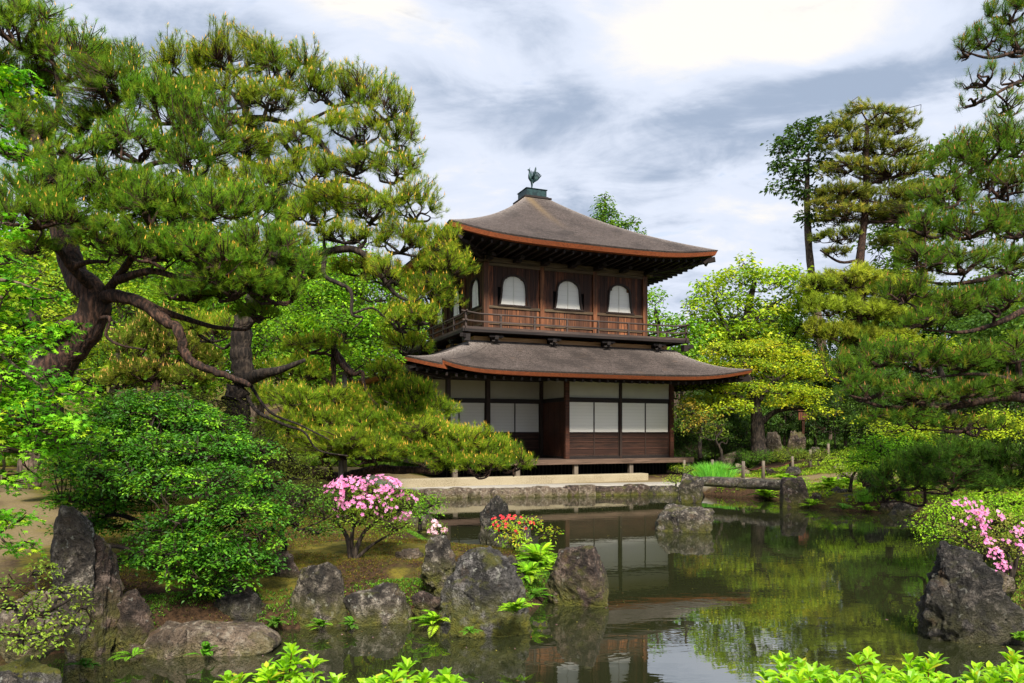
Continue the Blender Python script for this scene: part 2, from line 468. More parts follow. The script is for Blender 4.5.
def make_ground():
    gx = axis(-12, 14, .13, -400, 400); gy = axis(2.0, 27, .13, -60, 700)
    X, Y = np.meshgrid(gx, gy); Z = ground_z(X, Y)
    nx, ny = len(gx), len(gy)
    V = np.stack([X.ravel(), Y.ravel(), Z.ravel()], 1)
    i = (np.arange(ny - 1)[:, None] * nx + np.arange(nx - 1)[None]).ravel()
    F = np.stack([i, i + 1, i + nx + 1, i + nx], 1)
    me = np_mesh('ground', V, F, 4, smooth=True)
    # what the soil is, where: r = pale gravel, g = sand, b = moss
    n = .35 * smooth_noise(X, Y, 2.2, 9)
    s = poly_sd(X, Y, SHORE)
    grav = np.clip(1 - np.abs(seg_dist(X, Y, [(-3.5, 21.4), (1.2, 22.0), (5.2, 22.9), (7, 23.4)]) - .0) / 1.0 + n * .3, 0, 1) * (Y > 20.3)
    grav = np.clip(grav * 2.2, 0, 1) * np.clip((s - .12) * 8, 0, 1)
    sand = 1 - seg_dist(X, Y, [(-4.6, 4.0), (-5.6, 8), (-7.2, 11.5), (-9.5, 14), (-13, 20)]) / .65 + n * 1.8 - .15
    sand = np.maximum(sand, 1 - seg_dist(X, Y, [(6.5, 24.2), (8.6, 23.0), (10.8, 22.3), (16, 23)]) / .9 + n)
    sand = np.maximum(sand, 1 - seg_dist(X, Y, [(-4, 26), (-8, 25), (-3, 22.6), (8, 24)]) / 1.3 + n)
    sand = np.maximum(sand, 1 - seg_dist(X, Y, [(8.2, 21.2), (10, 20.8), (12.5, 22.5)]) / .9 + n * 1.5)
    sand = np.maximum(sand, 1 - seg_dist(X, Y, [(6.0, 8), (6.0, 5), (5.6, 3)]) / .6 + n)
    sand = np.clip(sand * 2.0, 0, 1)
    moss = np.clip(.5 + 1.2 * smooth_noise(X, Y, 1.9, 21) + .9 * smooth_noise(X, Y, 6, 22), 0, 1) * np.clip(.25 + s * 1.1, 0, 1) * np.where((Y > 25) & (X > 5), .25, 1)  # moss thins to dark wet earth at the shore, which also paints bank shadow
    at = me.attributes.new('soil', 'FLOAT_COLOR', 'POINT')
    c = np.ones((nx * ny, 4), np.float32); c[:, 0] = grav.ravel(); c[:, 1] = sand.ravel(); c[:, 2] = moss.ravel()
    at.data.foreach_set('color', c.ravel())
    m = NT('ground_soil')
    a = m.attr('soil'); sp = m.t.nodes.new('ShaderNodeSeparateColor'); m.L(a.outputs['Color'], sp.inputs[0])
    fine = m.noise(28, 5, rough=.7); mid = m.noise(5, 5, rough=.65); peb = m.voro(60)
    mossc = m.mix(m.rng(mid, .35, .65), (.055, .058, .010), (.16, .13, .018))
    mossc = m.mix(m.rng(fine, .45, .7, 0, .7), mossc, (.055, .045, .014))
    earth = m.mix(m.rng(fine, .35, .65), (.022, .013, .008), (.075, .042, .022))
    base = m.mix(m.rng(m.math('ADD', m.math('MULTIPLY', sp.outputs[2], .6), m.math('MULTIPLY', mid, .4)), .34, .54), earth, mossc)
    sandc = m.mix(m.rng(fine, .35, .7), (.15, .115, .055), (.25, .185, .10)); sandc = m.mix(m.rng(mid, .5, .65, 0, .5), sandc, (.19, .15, .05))
    gravc = m.mix(m.rng(peb, .1, .6), (.44, .41, .37), (.30, .28, .25))
    c = m.mix(sp.outputs[1], base, sandc); c = m.mix(sp.outputs[0], c, gravc)
    m.bump(m.math('ADD', fine, m.math('MULTIPLY', mid, 1.5)), .8, .03)
    o = link('ground', me, m.fin(c, .95, .15))
    tag(o, 'mossy garden ground with sandy paths around the pond', None, None, 'structure')
    # the water
    w = MB(); w.add([(-9, 2.5, 0), (12, 2.5, 0), (12, 25, 0), (-9, 25, 0)], [(0, 1, 2, 3)])
    m = NT('pond_water_surface')
    r1 = m.noise(2.0, 3, (1, 2.2, 1), dist=.5); r2 = m.noise(11, 2, (1, 2.0, 1)); zone = m.noise(.35, 2)
    h = m.math('ADD', r1, m.math('MULTIPLY', m.math('MULTIPLY', r2, .12), m.rng(zone, .4, .6)))
    m.bump(h, .035, .03)
    m.b.inputs['IOR'].default_value = 2.7
    m.b.inputs['Coat Weight'].default_value = .0
    c = m.mix(m.noise(.8, 4), (.016, .019, .008), (.026, .029, .011))
    o = w.build('pond_water', m.fin(c, .015, .95))
    tag(o, 'still dark green pond water', None, None, 'structure')


make_ground()

# ------------------------------------------------------------------ the pavilion (local frame: x along the front, y back, z up)
TH = math.atan2(FOC, 1800)
BZ = .35                                        # ground height under the building
_n = NT('paper_bar_pale'); M['paper_bar'] = _n.fin((.76, .73, .67), .8, .2)
pav = empty('garden_pavilion', (-1.979, 23.2, BZ), 'two storey dark wooden pavilion with curved bark roofs and white paper screens beyond the pond', 'pavilion', rz=TH)


def H(z): return z - BZ


def pbuild(mb, name, mat, parent=None):
    o = mb.build(name, mat); o.parent = parent or pav
    return o


def roof_shell(name, outer, inner, z_eave, prof, flare, thick=.16, n_u=48, n_s=22, step=None, stain=None, rise=.0):
    """hip roof between an outer eave rectangle and an inner rectangle; prof(t) height above the eave, t=0 eave, 1 inner"""
    (x0, x1, y0, y1), (a0, a1, b0, b1) = outer, inner
    mb_top, mb_edge, mb_under = MB(), MB(), MB(); hipv = []
    sides = [((x0, y0), (x1, y0), (a0, b0), (a1, b0)), ((x1, y0), (x1, y1), (a1, b0), (a1, b1)),
             ((x1, y1), (x0, y1), (a1, b1), (a0, b1)), ((x0, y1), (x0, y0), (a0, b1), (a0, b0))]
    st = []
    for k, (A, B, a, b) in enumerate(sides):
        Lr = math.dist(A, B)
        us = [.5 - .5 * math.cos(PI * i / n_u) for i in range(n_u + 1)]
        if step and k == 0:
            us = sorted(us + [step[0] / Lr, step[0] / Lr + 1e-4])
        grid = []
        for u in us:
            e = min(u, 1 - u) * Lr
            fl = flare * math.exp(-(e / 1.25) ** 1.3)
            if step and k == 0 and u * Lr > step[0]:
                fl += step[1] * math.exp(-((u * Lr - step[0]) / .55))
            col = []
            for j in range(n_s + 1):
                t = j / n_s
                ex, ey = A[0] + (B[0] - A[0]) * u, A[1] + (B[1] - A[1]) * u
                ix, iy = a[0] + (b[0] - a[0]) * u, a[1] + (b[1] - a[1]) * u
                z = z_eave + prof(t) + fl * (1 - t) ** 2.2
                col.append((ex + (ix - ex) * t, ey + (iy - ey) * t, z))
            grid.append(col)
        m = len(us)
        V = [p for col in grid for p in col]
        F = [(i * (n_s + 1) + j, (i + 1) * (n_s + 1) + j, (i + 1) * (n_s + 1) + j + 1, i * (n_s + 1) + j + 1) for i in range(m - 1) for j in range(n_s)]
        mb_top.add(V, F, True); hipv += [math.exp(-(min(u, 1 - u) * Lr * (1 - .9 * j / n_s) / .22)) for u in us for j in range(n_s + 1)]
        # thin grey shingle lip, orange layered edge, dark underside
        n = (B[1] - A[1]) / Lr, -(B[0] - A[0]) / Lr
        def off(p, o, dz): return (p[0] - n[0] * o, p[1] - n[1] * o, p[2] + dz)
        e0 = [c[0] for c in grid]
        def lerp_in(c, o, dz):
            q = c[0]; r = c[-1]; L_ = math.dist(q[:2], r[:2]); t = o / L_
            return (q[0] + (r[0] - q[0]) * t, q[1] + (r[1] - q[1]) * t, q[2] + dz)
        lip = [lerp_in(c, .03, -.05) for c in grid]; bot = [lerp_in(c, .10, -.05 - thick) for c in grid]; ins = [lerp_in(c, .28, -.06 - thick) for c in grid]
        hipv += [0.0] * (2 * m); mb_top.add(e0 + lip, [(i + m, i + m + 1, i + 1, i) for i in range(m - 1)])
        mb_edge.add(lip + bot, [(i + m, i + m + 1, i + 1, i) for i in range(m - 1)])
        mb_edge.add(bot + ins, [(i + m, i + m + 1, i + 1, i) for i in range(m - 1)])
        # soffit runs up a little towards the walls
        sof = []
        K = 7
        for c in grid:
            q = lerp_in(c, .28, -.07 - thick); r = c[-1]
            zin = z_eave - thick - .06 + rise
            row = []
            for j in range(K + 1):
                t = j / K
                row.append((q[0] + (r[0] - q[0]) * t, q[1] + (r[1] - q[1]) * t, q[2] * (1 - t) ** 1.5 + (zin) * (1 - (1 - t) ** 1.5)))
            sof.append(row)
        V = [p for row in sof for p in row]
        F = [(i * (K + 1) + j, i * (K + 1) + j + 1, (i + 1) * (K + 1) + j + 1, (i + 1) * (K + 1) + j) for i in range(m - 1) for j in range(K)]
        mb_under.add(V, F)
    me = mb_top.mesh(name)
    at = me.attributes.new('stain', 'FLOAT', 'POINT')
    vals = []
    for v in me.vertices:
        s = 0.0
        if stain:
            (sx0, sy0, sz0), (sx1, sy1, sz1), w = stain
            t = max(0, min(1, (sz0 - v.co.z) / (sz0 - sz1)))
            dx = v.co.x - (sx0 + (sx1 - sx0) * t)
            s = math.exp(-(dx / w) ** 2) * (1 - t) if v.co.y < sy1 and sz1 < v.co.z else 0
        vals.append(s)
    at.data.foreach_set('value', vals)
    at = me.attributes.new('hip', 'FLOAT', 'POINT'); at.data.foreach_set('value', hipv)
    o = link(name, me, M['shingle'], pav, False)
    e = mb_edge.build('eave_edge', M['eave_edge'], o)
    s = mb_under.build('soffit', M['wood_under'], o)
    return o


def lerp_prof(pts):
    xs, ys = zip(*pts)
    return lambda t: float(np.interp(t, xs, ys))


def smooth_prof(pts):
    xs = np.array([p[0] for p in pts]); ys = np.array([p[1] for p in pts])
    cf = np.polyfit(xs, ys, min(3, len(pts) - 1))
    return lambda t: float(np.polyval(cf, t))


UX, UY, UW = 1.46, .585, 6.0                   # upper storey
UC = (UX + UW / 2, UY + UW / 2)
# upper roof: heights on the way from the eave to the finial base
_e = 4.81
upper_prof = smooth_prof([(0, 0), (.383, .88), (.681, 1.68), (1.0, 2.72)])
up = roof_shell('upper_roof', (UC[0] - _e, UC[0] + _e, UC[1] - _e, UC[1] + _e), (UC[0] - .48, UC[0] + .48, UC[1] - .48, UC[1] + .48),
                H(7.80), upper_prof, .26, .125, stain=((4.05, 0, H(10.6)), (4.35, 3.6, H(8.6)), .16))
OE = 1.95
low_prof = smooth_prof([(0, 0), (.3, .23), (.6, .52), (.85, .83), (1, 1.05)])
LO_OUT = (-OE, 8.2 + OE, -OE, 7.0 + OE)
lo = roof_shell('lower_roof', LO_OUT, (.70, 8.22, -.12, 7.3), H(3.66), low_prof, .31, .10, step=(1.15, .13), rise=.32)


def rafters(out, inn, z, thick, parent, sp=.32, flare=.26, rise=0.0):
    """parallel rafters under an eave"""
    mb = MB(); x0, x1, y0, y1 = out; a0, a1, b0, b1 = inn
    n = int((x1 - x0) / sp)
    for i in range(n + 1):
        x = x0 + .2 + (x1 - x0 - .4) * i / n; e = min(x - x0, x1 - x); dz = flare * math.exp(-(e / 1.25) ** 1.3)
        for ya, yb in ((y0 + .25, b0), (y1 - .25, b1)):
            lim = min(abs(yb - ya), max(.2, e + .0)) if (x < a0 or x > a1) else abs(yb - ya)
            yb2 = ya + (1 if yb > ya else -1) * lim
            mb.beam((x, ya, z + dz - thick - .11), (x, yb2, z - thick - .12 + dz * .3 + rise), .07, .09)
    n = int((y1 - y0) / sp)
    for i in range(n + 1):
        y = y0 + .2 + (y1 - y0 - .4) * i / n; e = min(y - y0, y1 - y); dz = flare * math.exp(-(e / 1.25) ** 1.3)
        for xa, xb in ((x0 + .25, a0), (x1 - .25, a1)):
            lim = min(abs(xb - xa), max(.2, e)) if (y < b0 or y > b1) else abs(xb - xa)
            xb2 = xa + (1 if xb > xa else -1) * lim
            mb.beam((xa, y, z + dz - thick - .11), (xb2, y, z - thick - .12 + dz * .3 + rise), .07, .09)
    for cx, cy, ix, iy in ((x0, y0, a0, b0), (x1, y0, a1, b0), (x1, y1, a1, b1), (x0, y1, a0, b1)):   # hip rafters
        mb.beam((cx + (ix - cx) * .04, cy + (iy - cy) * .04, z + flare - thick - .16), (ix, iy, z - thick - .2 + rise), .13, .16)
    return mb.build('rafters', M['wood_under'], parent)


UWALL = (UX, UX + UW, UY, UY + UW)
rafters((UC[0] - _e, UC[0] + _e, UC[1] - _e, UC[1] + _e), UWALL, H(7.80), .15, up)
rafters(LO_OUT, (0, 8.2, 0, 7.0), H(3.66), .13, lo, .30, rise=.22)

# finial: bronze box on a dark plinth, with the bird
mb = MB(); c = UC; zt = H(10.48)
mb.box(c[0] - .56, c[0] + .56, c[1] - .56, c[1] + .56, zt, zt + .07)
mb.box(c[0] - .47, c[0] + .47, c[1] - .47, c[1] + .47, zt + .07, zt + .12)
o = pbuild(mb, 'finial_plinth', M['wood_black']); bevelled(o, .015)
mb = MB(); mb.box(c[0] - .41, c[0] + .41, c[1] - .41, c[1] + .41, zt + .12, zt + .37); mb.box(c[0] - .44, c[0] + .44, c[1] - .44, c[1] + .44, zt + .37, zt + .40)
o = pbuild(mb, 'finial_box', M['bronze']); bevelled(o, .01)


def bird(zb, parent):
    """standing bird with raised wings and fanned tail, facing left (-x); one continuous body and separate wings and tail"""
    cx, cy = c[0] - .02, c[1]
    def q(x, y, z): return (cx + x * .9, cy + y, zb + z * 1.12)
    b = MB()
    b.tube([q(.10, 0, .30), q(.05, 0, .33), q(-.02, 0, .40), q(-.08, 0, .47), q(-.10, 0, .54), q(-.095, 0, .61), q(-.10, 0, .68), q(-.115, 0, .72), q(-.15, 0, .725), q(-.20, 0, .705)],
           [.02, .055, .078, .075, .052, .036, .032, .040, .026, .004], 12)
    for s in (-1, 1):
        b.tube([q(-.01, s * .035, .36), q(.015, s * .04, .22), q(.0, s * .04, .12), q(.0, s * .04, .0)], [.030, .018, .012, .012], 8)
        for a in (-.5, 0, .5, PI):
            b.tube([q(0, s * .04, .015), q(-.07 * math.cos(a) * (.6 if a == PI else 1), s * .04 + .05 * math.sin(a), .006)], [.012, .005], 6)
    b.tube([q(-.11, 0, .74), q(-.09, 0, .79), q(-.05, 0, .80)], [.012, .010, .003], 6)          # crest
    o = b.build('bird_statue', M['bronze'], parent)
    o['label'] = 'dark green bronze bird statue on the roof top'
    for s in (-1, 1):
        w = MB()
        for k in range(7):                       # feathers of the raised wing
            a = math.radians(62 + k * 9)
            L_ = .42 - .03 * abs(k - 2)
            r = q(-.04 + .012 * k, s * .07, .42)
            tip = (r[0] + L_ * math.cos(a) * .75 + .02 * k, r[1] + s * .16 * (1 - k * .05), r[2] + L_ * math.sin(a))
            mid = ((r[0] + tip[0]) / 2 + .02, (r[1] + tip[1]) / 2, (r[2] + tip[2]) / 2)
            w.tube([r, mid, tip], [.020, .026, .006], 6)
        w.build('wing', M['bronze'], o)
    t = MB()
    for k in range(7):
        a = math.radians(35 + k * 10)
        y = (k - 3) * .022
        r = q(.09, 0, .32); L_ = .45
        t.tube([r, (r[0] + .16 * math.cos(a), cy + y, r[2] + .16 * math.sin(a)), (r[0] + .24 * math.cos(a) + .05, cy + y * 2, r[2] + L_ * math.sin(a)),
                (r[0] + .20 * math.cos(a) + .09, cy + y * 2.4, r[2] + L_ * math.sin(a) * .9)], [.014, .022, .024, .006], 6)
    t.build('tail', M['bronze'], o)


bird(zt + .40, pav)

# upper storey -------------------------------------------------------------
zw0, zw1 = H(4.75), H(7.45)
BAY = UW / 3
KATO = [(.455, 0), (.435, .08), (.41, .22), (.392, .42), (.385, .56), (.365, .68), (.32, .775), (.25, .84), (.17, .885), (.09, .91), (0, .925)]


def kato_outline(w, h, grow=0.0):
    pts = [(x / .455 * w / 2 + grow * (x > .01), z / .925 * h + grow * (z > .05)) for x, z in KATO]
    return [(-x, z) for x, z in pts[:-1]][::1] + [(0, pts[-1][1])] + pts[:-1][::-1]


def wall_frame(origin, ax):
    """returns a function local(x along, outward distance, z) for a wall face; outward is to the right-hand front of ax"""
    ax = Vector((*ax, 0)); nrm = Vector((ax.y, -ax.x, 0)); og = Vector((*origin, 0))
    return lambda s, d, z: og + ax * s + nrm * d + Vector((0, 0, z))


def fbox(mb, fr, s0, s1, d0, d1, z0, z1):
    c = [fr(s, d, z) for z in (z0, z1) for s, d in ((s0, d0), (s1, d0), (s1, d1), (s0, d1))]
    mb.add(c, [(0, 1, 2, 3), (7, 6, 5, 4), (0, 4, 5, 1), (1, 5, 6, 2), (2, 6, 7, 3), (3, 7, 4, 0)])


zs, wh, ww = H(6.01), .96, .97                  # window sill height, window size
faces = [((UX, UY), (1, 0)), ((UX + UW, UY), (0, 1)), ((UX + UW, UY + UW), (-1, 0)), ((UX, UY + UW), (0, -1))]
for fi, (og, ax) in enumerate(faces):
    fr = wall_frame(og, ax)
    boards = MB(); boards2 = MB(); rr = random.Random(fi)
    for b in range(3):
        cxs = BAY * (b + .5)
        s = BAY * b + .09
        # vertical boards under and beside the window; they stop at the bell-shaped opening
        while s < BAY * (b + 1) - .1:
            w = min(rr.uniform(.13, .19), BAY * (b + 1) - .09 - s)
            d = rr.uniform(0, .012)
            mid = s + w / 2 - cxs
            if abs(mid) < ww / 2 + .02:
                fbox(boards, fr, s, s + w - .008, -.06, d, zw0, zs - .06)
                t = 1 - abs(mid) / (ww / 2 + .02)
                fbox(boards2, fr, s, s + w - .006, -.06, d, zs + wh * (.55 + .42 * min(1, t * 2.2)) + .02, zw1)
            else:
                fbox(boards, fr, s, s + w - .008, -.06, d, zw0, zs - .06); fbox(boards2, fr, s, s + w - .006, -.06, d + .003, zs - .06, zw1)
            s += w
    pbuild(boards2, 'upper_boards', M['wood_side']); o = pbuild(boards, 'board_wall', M['wood_board'])
    back = MB(); fbox(back, fr, .02, UW - .02, -.12, -.075, zw0, zw1); pbuild(back, 'wall_core', M['black'])
    trim = MB()
    fbox(trim, fr, 0.02, UW - .02, .013, .045, zs - .14, zs - .055)
    fbox(trim, fr, 0.02, UW - .02, .013, .04, zs - .66, zs - .60)
    fbox(trim, fr, -.04, UW + .04, .013, .06, H(7.24), H(7.34))
    fbox(trim, fr, -.30, UW + .30, -.03, .12, H(7.345), H(7.50))
    pbuild(trim, 'wall_beams', M['wood_tan'])
    for b in range(4):
        p = MB(); s = BAY * b
        if b in (0, 3):
            if b == 0: p2 = fr(0, 0, 0); p.box(p2.x - .09, p2.x + .09, p2.y - .09, p2.y + .09, zw0, H(7.34)); pbuild(p, 'post', M['wood_board'])
        else:
            fbox(p, fr, s - .075, s + .075, -.02, .065, zw0, H(7.34)); pbuild(p, 'post', M['wood_board'])
    for b in range(3):
        if fi in (1, 2) and b: continue
        cxs = BAY * (b + .5)
        ring_i, ring_o = kato_outline(ww, wh), kato_outline(ww, wh, .05)
        n = len(ring_i); f = MB(); V = []
        for dd in (-.03, .05):
            V += [fr(cxs + x, dd, zs + z) for x, z in ring_i] + [fr(cxs + x, dd, zs + z) for x, z in ring_o]
        F = []
        for i in range(n - 1):
            F += [(2 * n + i, 2 * n + i + 1, 3 * n + i + 1, 3 * n + i), (n + i, n + i + 1, i + 1, i), (i, i + 1, 2 * n + i + 1, 2 * n + i), (n + i + 1, n + i, 3 * n + i, 3 * n + i + 1)]
        f.add(V, F)
        fbox(f, fr, cxs - ww / 2 - .09, cxs + ww / 2 + .09, -.03, .075, zs - .055, zs)
        wf = pbuild(f, 'arched_window', M['wood_dark'])
        pn = MB(); poly = ring_i
        pn.add([fr(cxs + x, -.045, zs + z) for x, z in poly] + [fr(cxs + x, -.06, zs + z) for x, z in poly], [tuple(range(n))[::-1], tuple(range(n, 2 * n))])
        pn.build('paper_pane', M['paper'], wf)
        g = MB(); fbox(g, fr, cxs - .014, cxs + .014, -.045, -.02, zs, zs + wh - .01)
        for k in range(1, 6):
            zz = wh * k / 6.2; hw = .40 if k < 5 else .30
            fbox(g, fr, cxs - hw, cxs + hw, -.045, -.040, zs + zz - .003, zs + zz + .002)
        g.build('muntin', M['paper_bar'], wf)
# bracket band under the upper eave
mb = MB()
for (og, ax) in faces:
    fr = wall_frame(og, ax)
    for b in range(7):
        s = BAY * b / 2
        mb = MB(); fbox(mb, fr, s - .10, s + .10, .13, .45, H(7.36), H(7.47)); fbox(mb, fr, s - .07, s + .07, .45, .75, H(7.40), H(7.50)); pbuild(mb, 'eave_bracket', M['wood_under'])

# balcony
OB = 1.035
bx0, bx1, by0, by1 = UX - OB, UX + UW + OB, UY - OB, UY + UW + OB
mb = MB()
mb.box(bx0 + .06, bx1 - .06, by0 + .06, by1 - .06, H(4.97), H(5.003))
o = pbuild(mb, 'balcony_floor', M['wood_rail'])
mb = MB()
for (xa, ya), (xb, yb) in (((bx0 - .12, by0), (bx1 + .12, by0)), ((bx1, by0 - .12), (bx1, by1 + .12)), ((bx1 + .12, by1), (bx0 - .12, by1)), ((bx0, by1 + .12), (bx0, by0 - .12))):
    mb.beam((xa, ya, H(4.96)), (xb, yb, H(4.96)), .14, .08)
pbuild(mb, 'balcony_beam', M['wood_black'])
rail = MB()
ext = .14
for k, (za, th) in enumerate(((5.045, .08), (5.25, .045), (5.485, .05))):
    e = ext if k == 2 else ext * .75
    for (xa, ya), (xb, yb) in (((bx0 - e, by0), (bx1 + e, by0)), ((bx1, by0 - e), (bx1, by1 + e)), ((bx1 + e, by1), (bx0 - e, by1)), ((bx0, by1 + e), (bx0, by0 - e))):
        n = 14; pts = []
        for i in range(n + 1):
            t = i / n; L_ = math.dist((xa, ya), (xb, yb)); ee = min(t, 1 - t) * L_
            dz = .07 * math.exp(-(ee / .3) ** 2) if k == 2 else (.03 * math.exp(-(ee / .3) ** 2) if k == 1 else 0)
            pts.append((xa + (xb - xa) * t, ya + (yb - ya) * t, H(za) + dz + (.002 if ya == yb else 0)))
        if k == 2:
            pts = [pts[0]] + [tuple(np.array(pts[0]) * (1 - s) + np.array(pts[1]) * s) for s in (.3, .6)] + pts[1:-1] + [tuple(np.array(pts[-1]) * (1 - s) + np.array(pts[-2]) * s) for s in (.6, .3)] + [pts[-1]]
        if k == 2: rail.tube(pts, .03, 8)
        else:
            for a, b_ in zip(pts[:-1], pts[1:]): rail.beam(a, b_, .06, th)
pbuild(rail, 'balcony_railing', M['wood_rail'])
for (xa, ya), (xb, yb) in (((bx0, by0), (bx1, by0)), ((bx1, by0), (bx1, by1)), ((bx1, by1), (bx0, by1)), ((bx0, by1), (bx0, by0))):
    for i in range(7):
        t = i / 7; p = MB(); x, y = xa + (xb - xa) * t, ya + (yb - ya) * t
        p.box(x - .028, x + .028, y - .028, y + .028, H(5.02), H(5.48) + (.03 if i == 0 else 0)); pbuild(p, 'baluster', M['wood_rail'])
# orange board between balcony and roof, with carved brackets
kx0, kx1, ky0, ky1 = .86, 8.06, .04, 7.13
mb = MB(); mb.box(kx0, kx1, ky0, ky0 + .04, H(4.55), H(4.86)); mb.box(kx1 - .04, kx1, ky0 + .041, ky1, H(4.55), H(4.86)); mb.box(kx0, kx0 + .04, ky0 + .041, ky1, H(4.55), H(4.86)); mb.box(kx0, kx1, ky1 + .001, ky1 + .04, H(4.55), H(4.86))
pbuild(mb, 'skirt_board', M['wood_kick'])
mb = MB(); mb.box(kx0 - .12, kx1 + .12, ky0 - .14, ky0 - .01, H(4.60), H(4.68)); mb.box(kx0 - .13, kx0 - .01, ky0, ky1, H(4.60), H(4.66))
pbuild(mb, 'ridge_strip', M['shingle'])


def carved(x, y, dx, dy):
    b = MB(); nx, ny = dy, -dx                  # outward
    ox, oy = x + nx * .0, y + ny * .0
    def q(s, d, z): return (ox + dx * s + nx * d, oy + dy * s + ny * d, z)
    b.beam(q(0, -.55, H(4.80)), q(0, .10, H(4.80)), .12, .13)
    b.beam(q(-.24, .02, H(4.83)), q(.24, .02, H(4.83)), .12, .06)
    for s in (-1, 1):                            # scrolls
        pts = [q(s * (.10 + .085 * math.cos(a)), .02, H(4.745) + .07 * math.sin(a)) for a in np.linspace(.4, 5.2, 11)]
        b.tube(pts, .032, 7)
    b.tube([q(0, .02, H(4.80)), q(0, .02, H(4.66))], [.05, .02], 8)
    pbuild(b, 'carved_bracket', M['wood_black'])


for s in (1.46, 3.46, 5.46, 7.46): carved(s, by0 + .12, 1, 0)
for s in (1.2, 3.0, 5.0, 6.6): carved(bx0 + .12, s, 0, -1); carved(bx1 - .12, s, 0, 1)
for x, y in ((bx0 + .02, by0 + .02), (bx1 - .02, by0 + .02)):
    mb = MB(); mb.box(x - .10, x + .10, y - .10, y + .10, H(4.64), H(4.855)); sgn = -1 if x < 4 else 1
    mb.beam((x, y, H(4.76)), (x + sgn * .22, y - .20, H(4.80)), .10, .11); pbuild(mb, 'corner_bracket', M['wood_black'])

# lower storey ---------------------------------------------------------------
zf = H(.95)
def post(x, y, z0=zf, z1=H(3.66), w=.15, mat='wood_dark'):
    b = MB(); b.box(x - w / 2, x + w / 2, y - w / 2, y + w / 2, z0, z1); o = pbuild(b, 'post', M[mat]); bevelled(o, .008); return o
for x, w_, m_ in ((0, .14, 'wood_dark'), (4.1, .15, 'wood_red'), (6.15, .09, 'wood_dark'), (8.2, .15, 'wood_red')): post(x, 0, w=w_, mat=m_)
for x in (0, 2.05, 4.1): post(x, 1.95)
for y in (1.95, 3.6, 5.3, 7.0): post(8.2, y)
for x in (0, 2.05, 4.1, 6.15): post(x, 7.0)
for y in (3.6, 5.3): post(0, y)


def panel_bay(fr, s0, s1, screens, dark_low=True, name='paper_screen', lower='lattice'):
    """one bay: cream panel above, beam, sliding screens, dark wooden dado"""
    b = MB(); fbox(b, fr, s0, s1, -.045, -.02, H(2.99), H(3.62)); pbuild(b, 'plaster_panel', M['plaster'])
    w = (s1 - s0) / screens
    for k in range(screens):
        a, c_ = s0 + w * k, s0 + w * (k + 1); off = -.012 * (k % 2)
        fz0 = H(1.84) if dark_low else H(1.02)
        f = MB(); fbox(f, fr, a, a + .022, -.05 + off, -.012 + off, H(1.03), H(2.86)); fbox(f, fr, c_ - .022, c_, -.05 + off, -.012 + off, H(1.03), H(2.86))
        fbox(f, fr, a + .022, c_ - .022, -.05 + off, -.012 + off, H(2.835), H(2.86)); fbox(f, fr, a + .022, c_ - .022, -.05 + off, -.012 + off, H(1.80), H(1.84))
        fbox(f, fr, a + .022, c_ - .022, -.05 + off, -.012 + off, H(1.03), H(1.06))
        so = pbuild(f, name, M['wood_dark'])
        pp = MB(); fbox(pp, fr, a + .022, c_ - .022, -.044 + off, -.030 + off, H(1.84), H(2.835)); pp.build('paper', M['paper'], so)
        bars = MB()
        for j in range(1, 9): zz = H(1.84) + .995 * j / 9; fbox(bars, fr, a + .022, c_ - .022, -.030 + off, -.0275 + off, zz - .0035, zz + .0035)
        bars.build('thin_bars', M['paper_bar'], so)
        dd = MB(); fbox(dd, fr, a + .022, c_ - .022, -.044 + off, -.034 + off, H(1.06), H(1.80)); dd.build('dado', M['wood_dado'], so)
        rl = MB()
        for zz in (1.27, 1.50, 1.64): fbox(rl, fr, a + .022, c_ - .022, -.034 + off, -.02 + off, H(zz), H(zz) + .035)
        rl.build('dado_rails', M['wood_rib'], so)


M['wood_rib'] = m_wood('wood_rib_brown', (.035, .016, .011), (.085, .038, .026), (.06, .026, .018), 'X')
M['wood_dado'] = m_wood('wood_dark_dado', (.016, .008, .006), (.050, .022, .014), (.030, .013, .009), 'X')
front = wall_frame((0, 0), (1, 0)); rec = wall_frame((0, 1.95), (1, 0)); ret = wall_frame((4.1, 1.95), (0, -1)); rgt = wall_frame((8.2, 0), (0, 1))
panel_bay(front, 4.185, 6.10, 2); panel_bay(front, 6.20, 8.115, 2)
panel_bay(rec, .085, 1.965, 2); panel_bay(rec, 2.135, 4.015, 2)
for i in range(3): panel_bay(rgt, [.085, 2.035, 3.685][i], [1.865, 3.515, 5.215][i], 2)
b = MB(); fbox(b, ret, .085, 1.865, -.045, -.02, H(2.99), H(3.62)); pbuild(b, 'plaster_panel', M['plaster'])
b = MB()
for k in range(8): fbox(b, ret, .085 + k * .2225, .085 + (k + 1) * .2225 - .006, -.05, -.02 + .006 * (k % 2), H(.98), H(2.86))
pbuild(b, 'board_door', M['wood_red'])
b = MB()
for fr, s0, s1 in ((front, 4.19, 8.11), (rec, .0, 4.10), (ret, .08, 1.88), (rgt, .08, 7.0)):
    fbox(b, fr, s0, s1, -.07, .03, H(2.86), H(2.99)); fbox(b, fr, s0, s1, -.07, .02, H(.952), H(1.03))
fbox(b, front, -.25, 8.45, -.082, .082, H(3.60), H(3.70)); fbox(b, rgt, .09, 7.25, -.08, .08, H(3.6), H(3.698)); fbox(b, rec, -.0, 4.0, -.07, .07, H(3.6), H(3.695))
fbox(b, wall_frame((0, 7), (0, -1)), -.2, 6.91, -.08, .08, H(3.6), H(3.697))
pbuild(b, 'tie_beams', M['wood_black'])
b = MB()                                         # rear and left closing walls, dark inside
